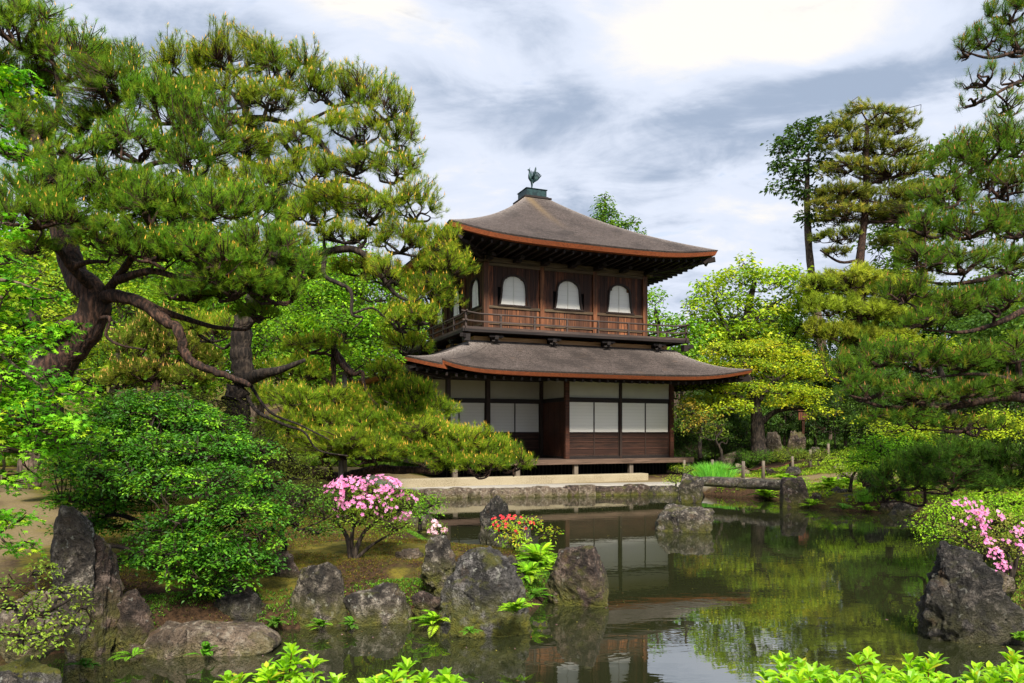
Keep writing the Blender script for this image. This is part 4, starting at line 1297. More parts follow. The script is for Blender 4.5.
rock(520, 556, 24, 34, 'narrow grey stone under the red-flowering shrub', 'rock_grey', 201, z=.1, D=10.8, upright=True, taper=.25)
rock(684, 533, 58, 26, 'flat-topped boulder alone in the middle of the pond', 'rock_pale', 21, D=13.7, flat=.3, taper=.1, box=.65, rough=.08, sub=5)
rock(974, 646, 112, 100, 'big dark craggy rock at the right edge of the pond', 'rock_dark', 29, D=6.4, taper=.30, rough=.09, sub=6, depth=.85)
rock(25, 700, 110, 48, 'rock cushioned with yellow moss in the bottom left corner', 'rock_cushion', 23, z=.2, D=4.3, taper=.3, rough=.05, sub=6, flat=.2)
rock(28, 640, 90, 46, 'flat pale stone behind the moss-topped rock at the left edge', 'rock_tan', 24, z=.42, D=4.9, taper=.1, rough=.04, sub=6, flat=.35)
rock(-6, 690, 60, 30, 'bare grey slab in front of the moss-topped rock', 'rock_grey', 241, z=.35, D=4.0, taper=.1, rough=.04, flat=.3)
rock(236, 628, 60, 34, 'low dark rock in the shade under the big shrub', 'rock_dark', 25, z=.1, D=6.9, taper=.2)
rock(290, 600, 36, 42, 'brown rock at the foot of the thin crooked tree', 'rock_brown', 251, z=.2, D=7.6, taper=.25)
rock(462, 572, 22, 18, 'small tan stone beside the light grey craggy rock', 'rock_tan', 252, z=.3, D=7.9)
rock(430, 615, 36, 20, 'low brown rock between the pale wedge and the mossy rock', 'rock_brown', 253, z=.1, D=7.2)
rock(410, 562, 30, 14, 'low stone half sunk in the moss right of the azalea', 'rock_tan', 254, z=.36, D=8.4)
rock(415, 530, 46, 24, 'grey shore rock behind the azalea at the inlet', 'rock_grey', 255, z=.05, D=13.6, flat=.2)
# edging stones of the pavilion bank
words = ['first', 'second', 'third', 'fourth', 'fifth', 'sixth', 'seventh', 'eighth', 'ninth', 'tenth', 'eleventh', 'twelfth', 'thirteenth', 'fourteenth', 'fifteenth', 'sixteenth', 'seventeenth', 'eighteenth', 'nineteenth']
xx = 418.0; rr = random.Random(5)
kinds = [('rock_tan', 'tan'), ('rock_brown', 'brown'), ('rock_grey', 'grey'), ('rock_tan', 'pale')]
i = 0
while xx < 672 and i < 16:
    w = rr.choice([12, 16, 22, 28, 34, 20]); k = kinds[rr.randrange(4)] if xx > 430 else kinds[0]
    if xx < 590 and rr.random() < .5: k = kinds[0]
    D = 20.75 + (xx - 430) / 240 * 1.35
    rock(xx + w / 2, 432 + CAM_Z * FOC / D + 1, w * 1.3 + 3, rr.uniform(9.0, 11), '%s %s edging stone of the pavilion bank, counted from the left' % (words[i], k[1]), k[0], 300 + i, D=D + .02,
         depth=.55, group='edging stones along the pavilion bank', name='edging_stone', taper=.0, flat=.35, rough=.045, sub=4, box=.6)
    xx += w; i += 1
rock(690, 506, 28, 30, 'craggy grey rock at the left end of the stone bridge', 'rock_grey', 40, D=19.3, taper=.25, rough=.1)
rock(794, 508, 30, 30, 'upright block-shaped rock supporting the right end of the stone bridge', 'rock_brown', 41, D=18.2, flat=.1, taper=.12, box=.7, rough=.05)
rock(835, 499, 28, 14, 'dark rock with pale cracks right of the bridge', 'rock_dark', 42, z=.15, D=18.4)
rock(862, 512, 46, 16, 'long low grey rock at the right shore', 'rock_grey', 43, D=17.4, taper=.3)
rock(818, 506, 18, 14, 'small brown rock beside the bridge pier', 'rock_brown', 431, D=18.4)
rock(876, 496, 24, 22, 'upright dark grey rock above the right shore', 'rock_dark', 44, z=.3, D=17.8, upright=True)
rock(848, 483, 22, 9, 'white-topped low stone among the ground cover', 'rock_tan', 45, z=.5, D=20.5)
rock(868, 482, 14, 9, 'small pale stone next to the white-topped stone', 'rock_grey', 451, z=.5, D=20.5)
rock(793, 472, 17, 8, 'round black stone on the sandy path', 'rock_dark', 46, z=.5, D=23.5, rough=.04)
rock(905, 512, 34, 14, 'shaded dark rock below the low pine branch', 'rock_dark', 47, D=16.4)
rock(890, 508, 20, 14, 'brown shore rock left of the shaded dark rock', 'rock_brown', 471, D=16.8)
rock(775, 443, 17, 24, 'left one of two big pale boulders behind the layered maple', 'rock_tan', 48, z=gz(11, 31), D=30.5, upright=True)
rock(796, 443, 20, 24, 'right one of two big pale boulders behind the layered maple', 'rock_brown', 49, z=gz(12, 31), D=30.3)
rock(790, 449, 34, 7, 'flat stone step below the two pale boulders', 'rock_tan', 50, z=gz(11, 29) - .1, D=29, flat=.3)
rock(766, 446, 12, 12, 'small grey rock left of the flat stone step', 'rock_grey', 501, z=gz(11, 29) - .1, D=28.8)
rock(815, 446, 12, 14, 'small grey rock right of the flat stone step', 'rock_grey', 502, z=gz(11, 29) - .1, D=28.8)
rock(726, 447, 24, 20, 'jagged tan rock left of the layered maple trunk', 'rock_tan', 51, z=gz(8.5, 27), D=27.6)
rock(742, 452, 16, 11, 'small tan rock between grass clump and maple trunk', 'rock_tan', 52, z=gz(8, 26), D=26)
rock(772, 456, 12, 8, 'little brown rock behind the rope fence', 'rock_brown', 53, z=gz(8.5, 25), D=25)
rock(836, 460, 22, 9, 'low pale rock beside the clipped azalea', 'rock_tan', 54, z=gz(10, 23.5), D=24)
rock(1004, 596, 26, 12, 'tan stone half hidden behind the big dark rock', 'rock_tan', 55, z=.3, D=7.6)
# stone slab bridge: two long slabs
a, b = P(697, 486, 21.2), P(795, 489, 18.9)
root = empty('stone_bridge', ((a.x + b.x) / 2, (a.y + b.y) / 2, 0), 'low grey stone slab bridge between the pavilion bank and the block rock', 'bridge')
for k, (s0, s1) in enumerate(((0, .525), (.53, .93))):
    p0, p1 = a.lerp(b, s0), a.lerp(b, s1); c = (p0 + p1) / 2; L_ = (Vector((p1.x, p1.y)) - Vector((p0.x, p0.y))).length
    me = rock_mesh('slab', L_ * 1.02, 1.0, .30, 60 + k, taper=.03, flat=.45, rough=.015, nplanes=6, sink=.1)
    bmv = np.empty(len(me.vertices) * 3, np.float32); me.vertices.foreach_get('co', bmv); bmv = bmv.reshape(-1, 3)
    # square the pebble up into a dressed slab
    hx, hy = L_ / 2, .5
    for ax_, hh in ((0, hx), (1, hy)): bmv[:, ax_] = np.sign(bmv[:, ax_]) * hh * (np.abs(bmv[:, ax_]) / hh).clip(0, 1.2) ** .22
    bmv[:, 2] = .25 + (bmv[:, 2] - .12) * .75; ang = math.atan2(p1.y - p0.y, p1.x - p0.x)
    me.vertices.foreach_set('co', bmv.ravel()); me.update(); me.materials.append(M['rock_pale'])
    o = bpy.data.objects.new('slab', me); COL.objects.link(o); o.parent = root; o.location = (c.x - root.location.x, c.y - root.location.y + .3, .20); o.rotation_euler = (0, 0, ang)
for k, s in enumerate((.03,)):
    p = a.lerp(b, s); me = rock_mesh('pier_stone', .5, .6, .36, 70 + k, sub=3); me.materials.append(M['rock_dark']); o = bpy.data.objects.new('pier_stone', me); COL.objects.link(o)
    o.parent = root; o.location = (p.x - root.location.x, p.y - root.location.y + .45, -.05)
# rope fence
fence = empty('rope_fence', (P(743, 474, 22.5).x, 22.5, gz(6.9, 22.5)), 'low fence of short wooden posts joined by rope along the sandy path', 'fence')
pts = []
for px, D in ((684, 24.6), (712, 23.6), (743, 22.6), (763, 22.9), (792, 24.2), (810, 25.6), (828, 26.8)):
    c = P(px, 470, D); z = gz(c.x, D); mb = MB(); mb.tube([(c.x, D, z - .1), (c.x + .01, D, z + .42), (c.x + .01, D, z + .60)], [.055, .052, .048], 9); mb.tube([(c.x + .01, D, z + .60), (c.x + .01, D, z + .61)], [.048, .03], 9)
    o = mb.build('fence_post', M['wood_post']); o.parent = fence; o.location = -fence.location; pts.append(Vector((c.x, D, z + .45)))
mb = MB()
for p, q in zip(pts[:-1], pts[1:]): mb.tube([p.lerp(q, t) - Vector((0, 0, .22 * t * (1 - t) * 2)) for t in np.linspace(0, 1, 8)], .016, 6)
o = mb.build('rope', M['wood_side']); o.parent = fence; o.location = -fence.location
# sign board on a post
c = P(803, 434, 31.5); zg = gz(c.x, 31.5)
sg = empty('sign_post', (c.x, 31.5, zg), 'small weathered board on a post behind the two pale boulders', 'sign')
mb = MB(); mb.box(-.05, .05, -.05, .05, -.1, CAM_Z + (432 - 412) / FOC * 31.5 - zg); mb.build('post', M['wood_side']).parent = sg
mb = MB(); h0 = CAM_Z + (432 - 420) / FOC * 31.5 - zg; mb.box(-.22, .22, -.09, -.052, h0, h0 + .38); mb.beam((-.28, -.07, h0 + .41), (.28, -.07, h0 + .41), .16, .05); mb.build('board', M['wood_side']).parent = sg
# ------------------------------------------------------------------ left side trees
CAN = ((.80, .50, .08), (.85, .60, .12), (.70, .38, .08))
A_ = 9.6
limbs = [([(38, 450, A_), (45, 390, A_), (58, 362, A_), (77, 341, A_), (94, 312, A_), (92, 292, A_), (77, 277, A_ + .1), (66, 245, A_ + .3), (56, 205, A_ + .4), (50, 175, A_ + .4), (44, 147, A_ + .5), (22, 124, A_ + .7), (3, 95, A_ + .9)], .25, .075),
         ([(94, 316, A_), (70, 325, A_ - .2), (45, 335, A_ - .3), (34, 338, A_ - .3), (33, 318, A_ - .2), (37, 300, A_ - .1)], .12, .045),
         ([(94, 308, A_), (111, 296, A_ - .1), (138, 301, A_ - .3), (162, 318, A_ - .4), (180, 332, A_ - .5), (184, 352, A_ - .5), (204, 368, A_ - .6), (228, 375, A_ - .6), (250, 386, A_ - .6)], .095, .03, .01),
         ([(138, 301, A_ - .3), (165, 312, A_ - .2), (190, 320, A_), (215, 327, A_ + .1), (246, 330, A_ + .2)], .055, .02),
         ([(100, 296, A_), (72, 268, A_ - .4), (58, 250, A_ - .6), (36, 240, A_ - .7), (20, 232, A_ - .8), (-4, 222, A_ - .9)], .06, .018),
         ([(72, 268, A_ - .4), (88, 262, A_ - .5), (108, 262, A_ - .5)], .04, .02),
         ([(108, 290, A_), (126, 266, A_ - .3), (138, 245, A_ - .4), (137, 226, A_ - .4)], .06, .02),
         ([(118, 280, A_ - .2), (150, 271, A_ - .4), (180, 277, A_ - .5), (206, 271, A_ - .6)], .055, .02),
         ([(44, 147, A_ + .5), (55, 120, A_ + .3), (60, 92, A_ + .2), (50, 55, A_ + .2), (30, 20, A_ + .2)], .06, .015),
         ([(56, 175, A_ + .4), (68, 152, A_ + .2), (92, 144, A_), (112, 139, A_)], .065, .018),
         ([(70, 180, A_ + .3), (72, 158, A_ + .2)], .05, .03),
         ([(60, 200, A_ + .3), (90, 190, A_), (130, 183, A_ - .3), (150, 165, A_ - .4), (180, 160, A_ - .4), (216, 154, A_ - .4)], .055, .015),
         ([(40, 150, A_ + .5), (20, 160, A_ + .2), (-5, 140, A_)], .055, .03),
         ([(92, 320, A_), (110, 318, A_ - .2), (106, 335, A_ - .2), (120, 345, A_ - .2), (147, 350, A_ - .2)], .03, .01)]
pads = [(20, 28, A_, 46, 26), (70, 60, A_ + .2, 48, 26), (20, 80, A_ + .6, 50, 24), (110, 90, A_, 50, 24), (160, 104, A_ - .2, 44, 24), (196, 122, A_ - .3, 36, 28), (90, 125, A_ + .2, 45, 18), (140, 146, A_ - .3, 50, 20),
        (196, 162, A_ - .4, 36, 22), (30, 118, A_ + .5, 30, 18), (120, 60, A_ + .4, 30, 16, None, .6), (60, 175, A_ - .5, 36, 12, None, .8), (78, 152, A_ - .4, 34, 13, None, .8), (24, 128, A_ - .1, 30, 13, None, .8), (110, 178, A_ - .6, 36, 10, None, .8), (20, 155, A_ - .2, 30, 12, None, .8), (30, 245, A_ - .8, 26, 10, None, .8), (150, 180, A_ - .5, 30, 12, None, .8), (110, 230, A_ - .8, 34, 10, None, .8),
        (16, 195, A_ - .7, 40, 20), (40, 215, A_ - .9, 50, 16), (95, 205, A_ - .5, 55, 22), (150, 208, A_ - .5, 50, 22), (205, 212, A_ - .5, 48, 24), (250, 205, A_ - .3, 34, 22), (150, 248, A_ - .6, 50, 16), (205, 255, A_ - .6, 56, 20),
        (258, 250, A_ - .4, 42, 22), (235, 285, A_ - .4, 50, 17), (275, 290, A_ - .2, 34, 16), (190, 292, A_ - .3, 36, 10), (95, 240, A_ - .7, 26, 9, None, .7), (300, 268, A_ - .1, 28, 18), (255, 312, A_ + .1, 28, 10)]
pads = [p if len(p) < 6 or p[5] else (*p[:5], p[3] * p[2] / FOC * .8, p[6]) for p in pads]
pine('pine_tree', 'large old red pine with twisted leaning trunk at the far left', limbs, pads, 101, tuft=100, nn=36, L=.088, nw=.0026, candle=.22, csize=.042, ccol=CAN, sub=6)

B_ = 13.0
limbs = [([(236, 470, B_), (236, 420, B_), (236, 400, B_), (243, 372, B_), (240, 345, B_), (246, 315, B_), (262, 285, B_ + .1), (276, 255, B_ + .1), (284, 228, B_), (276, 195, B_ + .2), (266, 160, B_ + .3), (252, 125, B_ + .3), (235, 95, B_ + .3)], .25, .05, .02),
         ([(282, 232, B_), (292, 250, B_ - .3), (297, 265, B_ - .4), (320, 254, B_ - .5), (352, 249, B_ - .6), (372, 262, B_ - .7), (384, 280, B_ - .7), (398, 296, B_ - .7), (414, 302, B_ - .7)], .10, .02),
         ([(325, 256, B_ - .5), (325, 276, B_ - .6), (350, 290, B_ - .7), (352, 314, B_ - .8), (363, 318, B_ - .8), (352, 330, B_ - .8)], .045, .012),
         ([(352, 314, B_ - .8), (372, 308, B_ - .8), (386, 318, B_ - .8)], .025, .01),
         ([(232, 121, B_ + .3), (264, 118, B_), (297, 124, B_ - .2), (330, 110, B_ - .3)], .07, .02),
         ([(264, 160, B_ + .3), (276, 135, B_), (290, 151, B_ - .1), (296, 155, B_ - .1)], .06, .03),
         ([(290, 122, B_), (316, 138, B_ - .2), (334, 158, B_ - .3), (350, 158, B_ - .3), (372, 140, B_ - .3)], .06, .02),
         ([(282, 225, B_), (310, 205, B_ - .2), (334, 183, B_ - .3), (355, 182, B_ - .4), (376, 192, B_ - .5), (400, 215, B_ - .5)], .08, .015),
         ([(270, 170, B_), (240, 158, B_ - .2), (215, 140, B_ - .3)], .06, .02),
         ([(246, 380, B_), (262, 374, B_ - .4), (280, 370, B_ - .5), (305, 360, B_ - .6)], .13, .03),
         ([(246, 395, B_), (258, 412, B_ - .5), (285, 425, B_ - .8), (304, 432, B_ - .9), (318, 450, B_ - 1), (348, 456, B_ - 1)], .035, .01),
         ([(250, 385, B_), (270, 412, B_ - .3), (300, 425, B_ - .5), (330, 440, B_ - .6)], .03, .01)]
pads = [(185, 66, B_ + .4, 40, 18), (235, 58, B_ + .3, 46, 20), (285, 70, B_ + .2, 42, 20), (335, 90, B_, 42, 20), (385, 104, B_ - .2, 34, 20), (175, 95, B_ + .4, 32, 16), (225, 95, B_, 40, 16), (270, 100, B_ - .2, 34, 14),
        (402, 140, B_ - .2, 26, 20), (350, 128, B_ - .2, 36, 14), (300, 140, B_ - .4, 30, 14), (395, 170, B_ - .3, 30, 16), (310, 172, B_ - .4, 36, 16), (355, 165, B_ - .4, 34, 12), (415, 205, B_ - .4, 30, 20), (370, 210, B_ - .5, 40, 16),
        (320, 212, B_ - .5, 36, 16), (436, 240, B_ - .3, 28, 13), (400, 240, B_ - .5, 36, 16), (345, 235, B_ - .6, 34, 10), (440, 266, B_ - .4, 34, 18), (430, 296, B_ - .4, 34, 18), (400, 320, B_ - .5, 28, 14), (385, 275, B_ - .5, 24, 12, 1, .6),
        (405, 345, B_, 26, 12), (245, 130, B_, 30, 12), (210, 330, B_ + .6, 30, 14, .8, .6), (290, 205, B_ + .4, 30, 16), (452, 268, B_ - .2, 18, 11), (262, 178, B_ - .6, 34, 12), (250, 150, B_ - .5, 34, 12), (240, 205, B_ - .4, 34, 14), (290, 238, B_ - .9, 26, 10), (215, 180, B_, 30, 14), (330, 195, B_ - .8, 34, 10), (420, 315, B_ - .6, 26, 12), (360, 268, B_, 30, 10)]
pine('pine_tree', 'tall spreading pine with thick dark trunk left of the pavilion', limbs, pads, 202, tuft=58, nn=32, L=.105, nw=.0038, candle=.45, csize=.055, ccol=CAN, sub=6,
     pal=[(.18, .25, .022, 4), (.25, .30, .028, 3), (.10, .17, .02, 2), (.34, .33, .04, 1)], bark='bark_dark')

C_ = 14.2
limbs = [([(250, 462, C_), (283, 466, C_), (300, 470, C_), (322, 474, C_ + .1), (340, 478, C_), (357, 474, C_), (380, 469, C_), (396, 470, C_), (418, 470, C_), (438, 471, C_), (444, 460, C_), (442, 452, C_)], .13, .05),
         ([(438, 471, C_), (430, 458, C_ - .1), (450, 466, C_ - .2), (470, 468, C_ - .2), (500, 470, C_ - .3)], .06, .02),
         ([(333, 420, C_ + .3), (334, 348, C_ + .3), (338, 360, C_ + .2), (352, 374, C_ + .1), (362, 372, C_ + .1), (364, 385, C_), (372, 400, C_), (390, 415, C_), (420, 430, C_)], .06, .02),
         ([(352, 374, C_ + .2), (345, 366, C_ + .3), (336, 352, C_ + .3)], .08, .06)]
pads = [(310, 346, C_, 36, 11, .6, .7), (295, 372, C_, 40, 13, .7, .8), (345, 398, C_, 36, 12, .7, .8), (285, 398, C_ - .4, 40, 14), (330, 418, C_ - .2, 50, 16), (288, 428, C_ - .5, 32, 14), (375, 425, C_ - .2, 44, 18), (320, 446, C_ - .5, 50, 16), (375, 450, C_ - .5, 44, 16),
        (420, 432, C_ - .2, 42, 18), (455, 440, C_ - .3, 40, 16), (430, 455, C_ - .5, 40, 14), (485, 452, C_ - .3, 38, 16), (513, 462, C_ - .3, 24, 14), (470, 464, C_ - .5, 40, 10), (405, 396, C_ + .3, 36, 18), (430, 410, C_ + .3, 32, 14), (385, 372, C_ + .4, 22, 12), (350, 440, C_ - .8, 34, 12)]
pine('pine_tree', 'low spreading pine whose long boughs reach out before the pavilion', limbs, pads, 303, tuft=60, nn=32, L=.105, nw=.004, candle=.45, csize=.055, fluff=1.25, sub=6,
     pal=[(.17, .24, .02, 4), (.23, .29, .026, 3), (.10, .17, .02, 3), (.30, .30, .035, 1)], ccol=CAN, base=P(250, 470, C_ + .2))
for px, y0, y1, D, lab in ((341, 458, 505, C_ - .3, 'wooden prop under the thick low pine bough'), (344.5, 375, 500, C_ + .5, 'tall wooden prop under the broken pine stub')):
    t, bt = P(px, y0, D), P(px, y1, D); mb = MB(); mb.tube([(t.x, D, gz(t.x, D) - .1), (t.x, D, (t.z + .4) / 2), (t.x, D, t.z)], [.055, .05, .047], 9)
    mb.beam((t.x - .12, D, t.z + .03), (t.x + .12, D, t.z + .03), .07, .06)
    o = mb.build('prop_pole', M['wood_post']); tag(o, lab, 'pole'); rebase(o, (t.x, D, gz(t.x, D)))

# small pine with orange flowers behind
E_ = 17.5
pine('pine_tree', 'small pine with many orange flower tips seen beneath the branches of the two big pines', [([(152, 420, E_), (154, 400, E_), (160, 370, E_), (168, 340, E_), (160, 310, E_)], .13, .05)],
     [(140, 345, E_, 34, 14), (185, 350, E_, 34, 14), (160, 325, E_, 30, 12), (145, 372, E_, 36, 12), (190, 378, E_, 34, 12), (120, 380, E_, 24, 10), (205, 360, E_, 20, 10)], 404, tuft=42, nn=26, L=.11, nw=.007,
     pal=[(.13, .16, .022, 3), (.18, .20, .03, 2), (.08, .11, .02, 2)], candle=.55, csize=.085, ccol=((.68, .42, .14), (.62, .46, .14)))
# tall brown trunk standing on the moss at the left
broad('tree', 'straight brown tree trunk on the moss behind the bright maple at the left', [([(28, 488, 13.5), (30, 468, 13.5), (33, 440, 13.5), (34, 400, 13.5), (38, 350, 13.6), (30, 300, 13.8)], .22, .13)],
      [(30, 330, 13.8, 70, 40), (-30, 340, 13.8, 60, 50), (70, 360, 13.8, 40, 20), (60, 290, 14.5, 50, 30)], 505, dens=10, m=14, cr=.26, l=.085, w=.05, pal=PAL_YELLOW + [(.10, .2, .02, 3)], bark='bark_grey')
# bright maple hanging in from the left edge
Mx = 5.6
limbs = [([(-150, 500, Mx), (-120, 400, Mx), (-90, 300, Mx), (-70, 200, Mx), (-50, 120, Mx)], .10, .03), ([(-110, 370, Mx), (-60, 345, Mx - .1), (-10, 350, Mx - .2), (40, 385, Mx - .3)], .03, .006),
         ([(-100, 330, Mx), (-50, 290, Mx), (0, 280, Mx - .1), (40, 290, Mx - .1)], .03, .006), ([(-110, 420, Mx), (-50, 425, Mx), (10, 440, Mx), (60, 450, Mx)], .025, .005)]
bl = [(0, 75, 5.9, 42, 10), (-10, 110, 5.8, 30, 14), (5, 150, 5.8, 26, 8), (-5, 225, 5.7, 26, 12), (-10, 262, 5.7, 40, 12), (8, 292, 5.6, 44, 14), (-10, 325, 5.6, 50, 14), (18, 345, 5.5, 40, 10), (5, 375, 5.4, 55, 14), (50, 392, 5.4, 40, 12), (10, 410, 5.4, 60, 14), (60, 425, 5.3, 42, 11),
      (20, 445, 5.4, 60, 14), (-5, 478, 5.4, 40, 12), (-8, 520, 5.2, 40, 10), (10, 545, 5.1, 26, 5), (60, 330, 5.9, 30, 8), (-12, 410, 5.6, 50, 40), (-12, 300, 5.9, 40, 40)]
bl = [(*b, b[3] * b[2] / FOC * 1.0) for b in bl]
broad('maple_tree', 'bright green maple reaching in from the left edge with layered starry leaves', limbs, bl, 606, dens=48, m=15, cr=.085, l=.040, w=.03, pal=[(.11, .29, .014, 3), (.20, .38, .02, 2), (.06, .19, .014, 2), (.38, .48, .03, .8)], up=.85, flat=.14, droop=.5, maple=True, inner=.5, low=-.9, bark='bark_grey', sub=3, rmax=.02)
# background maples and trees, left
broad('maple_tree', 'yellow-green maple glowing behind the two big pine trunks', [([(110, 440, 20), (112, 400, 20), (118, 360, 20), (110, 320, 20)], .14, .06)],
      [(100, 380, 19, 50, 20), (95, 345, 20, 48, 22), (140, 305, 21, 50, 20), (60, 310, 21, 50, 24), (190, 300, 22, 40, 20), (200, 395, 18, 30, 14), (110, 265, 22, 60, 25), (40, 260, 22, 50, 30)], 611, dens=9, m=15, cr=.30, l=.11, w=.06, pal=PAL_YELLOW + [(.12, .24, .02, 4)], up=.75)
broad('maple_tree', 'vivid green maple between the tall pine and the pavilion roof', [([(360, 460, 18.5), (358, 420, 18.5), (350, 380, 18.5), (345, 340, 18.5)], .13, .05)],
      [(320, 300, 19, 44, 24), (370, 290, 19, 44, 26), (345, 330, 18.5, 50, 22), (385, 330, 18.2, 34, 22), (300, 335, 19, 34, 22), (350, 365, 18, 44, 20), (310, 372, 18, 34, 18), (395, 362, 18, 18, 14), (330, 265, 19.5, 44, 20), (270, 330, 20, 30, 30)], 612, dens=10, m=15, cr=.28, l=.10, w=.055, pal=PAL_BRIGHT + [(.25, .38, .02, 2)], up=.7)
broad('maple_tree', 'green maple in the gap left of the thick pine trunk', [([(200, 440, 23), (202, 400, 23), (208, 350, 23), (200, 310, 23)], .14, .06)],
      [(190, 330, 23, 44, 24), (215, 360, 22.5, 36, 24), (180, 380, 22, 34, 20), (230, 320, 23, 30, 30), (160, 300, 23.5, 40, 24), (210, 280, 24, 50, 30), (255, 345, 23, 30, 40), (105, 345, 23, 40, 30)], 613, dens=7, m=15, cr=.33, l=.12, w=.065, pal=PAL_BRIGHT, up=.7)
# clipped pale bush strip and the dark shrubs behind the big one
broad('clipped_bush', 'long pale olive bush behind the big dark green shrub', [([(150, 432, 12.5), (150, 420, 12.5)], .05, .03)],
      [(110, 406, 12.5, 40, 14), (160, 402, 12.6, 44, 14), (205, 404, 12.8, 36, 14), (240, 440, 12, 40, 22), (262, 455, 11.5, 40, 25), (290, 470, 12, 40, 20)], 620, dens=34, m=16, cr=.13, l=.045, w=.012, pal=[(.17, .20, .035, 3), (.22, .24, .04, 2), (.10, .13, .025, 2)], up=.7, cat='bush', low=-.9)
# big dark green layered shrub
S_ = 7.7
limbs = [([(165, 610, S_), (168, 575, S_), (172, 545, S_), (180, 520, S_)], .07, .04), ([(170, 560, S_), (150, 530, S_), (120, 515, S_), (90, 520, S_)], .04, .015), ([(172, 550, S_), (200, 530, S_), (235, 520, S_)], .04, .015), ([(168, 570, S_), (185, 540, S_ - .3), (215, 545, S_ - .5)], .03, .012), ([(165, 575, S_), (130, 550, S_ - .3), (95, 545, S_ - .3)], .03, .012)]
bl = [(120, 420, 8.0, 45, 16), (165, 416, 8.0, 50, 16), (205, 426, 8.0, 40, 16), (90, 445, 7.8, 40, 14), (135, 445, 7.6, 50, 16), (190, 450, 7.5, 50, 16), (240, 452, 7.7, 34, 16), (70, 470, 7.6, 30, 12), (110, 475, 7.3, 44, 14), (165, 482, 7.1, 50, 14), (220, 480, 7.2, 46, 16), (262, 485, 7.5, 24, 18),
      (85, 500, 7.4, 38, 10), (240, 510, 7.1, 42, 14), (190, 515, 6.9, 34, 10), (255, 535, 7.2, 30, 14), (165, 552, 6.7, 32, 9), (200, 540, 6.8, 34, 10), (130, 560, 6.7, 24, 6), (230, 556, 6.9, 34, 12), (190, 572, 6.8, 30, 9), (160, 460, 8.2, 90, 40), (95, 525, 7.6, 36, 7), (205, 585, 6.9, 20, 10), (240, 575, 6.9, 22, 10), (262, 560, 7.1, 20, 12), (218, 556, 6.8, 30, 12), (150, 404, 8.1, 50, 12), (275, 515, 7.4, 14, 14), (180, 530, 7.2, 50, 16), (120, 500, 8, 50, 14)]
broad('shrub', 'big dome-shaped dark green shrub with layered small leaves left of the azalea', limbs, bl, 630, dens=92, m=17, cr=.085, l=.042, w=.023, pal=[(.05, .15, .012, 4), (.09, .22, .016, 2), (.028, .09, .010, 3), (.17, .31, .02, 1.6)], up=.88, flat=.12, droop=.35, inner=.25, low=-.8, cat='shrub', leafmat='leaf_gloss', sub=3, rmax=.03)
# small crooked tree beside it
limbs = [([(283, 585, 7.9), (281, 560, 7.9), (285, 545, 7.9), (281, 532, 7.9), (292, 520, 7.9), (304, 512, 7.9)], .035, .018), ([(290, 523, 7.9), (300, 530, 7.8), (312, 525, 7.8)], .02, .01)]
broad('small_tree', 'small tree with thin crooked stem between the big shrub and the azalea', limbs, [(305, 500, 7.9, 30, 14), (325, 512, 7.8, 18, 16), (298, 520, 7.8, 22, 12), (318, 530, 7.8, 20, 8), (290, 494, 8, 20, 10)], 640, dens=60, m=14, cr=.08, l=.035, w=.017,
      pal=[(.06, .13, .016, 3), (.10, .19, .02, 2), (.04, .09, .014, 2)], cat='tree', inner=.4, low=-.8, sub=3, rmax=.02)


def azalea(name, label, px, py, D, rx, ry, seed, stems, nfl, size, pal, flpal, dens=70, top=.1, base=None, leaf=.03, fl_region=None, blobs=None):
    bl = blobs or [(px - rx * .45, py + 2, D, rx * .6, ry * .8), (px + rx * .45, py + 2, D, rx * .6, ry * .8), (px, py - ry * .25, D, rx * .65, ry * .8), (px, py + ry * .3, D - .1, rx * .7, ry * .6)]
    root = broad(name, label, stems, bl, seed, dens=dens, m=12, cr=.07, l=leaf, w=leaf * .45, pal=pal, cat='azalea', up=.6, inner=.4, low=-.8, sub=4, rmax=.03)
    r = np.random.default_rng(seed + 5); pts, nn_ = [], []
    for c, R, dd in px_blobs(fl_region or bl):
        n = int(nfl / len(fl_region or bl)); k = max(2, n // 3); d = nrm(r.normal(size=(k, 3)) + [0, -.5, .55]); 
        ci = r.integers(0, k, n)
        d2 = nrm(d[ci] + r.normal(0, .16, (n, 3)))
        pts.append(c + d2 * R * r.uniform(.92, 1.10, (n, 1))); nn_.append(nrm(d2 + [0, -.35, .1] + r.normal(0, .25, (n, 3))))
    flowers(np.vstack(pts), np.vstack(nn_), size, flpal, r, 'blossoms', root)
    return root


PINK = [(.80, .30, .62, 3), (.86, .42, .70, 2), (.72, .22, .52, 1)]
st = [([(352, 565, 8.5), (350, 550, 8.5), (346, 535, 8.5), (336, 520, 8.5)], .045, .015), ([(353, 562, 8.5), (358, 545, 8.5), (366, 530, 8.5), (382, 518, 8.5)], .035, .012), ([(352, 558, 8.5), (352, 535, 8.4), (356, 515, 8.4)], .03, .012), ([(355, 560, 8.5), (372, 545, 8.5), (398, 530, 8.4)], .025, .01)]
azalea('azalea', 'round azalea covered with pink blossoms on the mossy shore', 370, 505, 8.5, 40, 24, 650, st, 400, .024, [(.14, .22, .02, 3), (.20, .26, .03, 2), (.09, .15, .02, 2)], PINK, dens=120,
       blobs=[(345, 500, 8.5, 26, 16), (375, 495, 8.5, 30, 16), (395, 508, 8.5, 24, 16), (360, 518, 8.4, 34, 14), (390, 525, 8.4, 22, 12), (338, 515, 8.5, 18, 12)], fl_region=[(345, 495, 8.4, 24, 15), (372, 492, 8.4, 30, 17), (395, 505, 8.4, 22, 16), (360, 508, 8.3, 30, 12), (350, 490, 8.4, 20, 14), (385, 490, 8.4, 18, 12)])
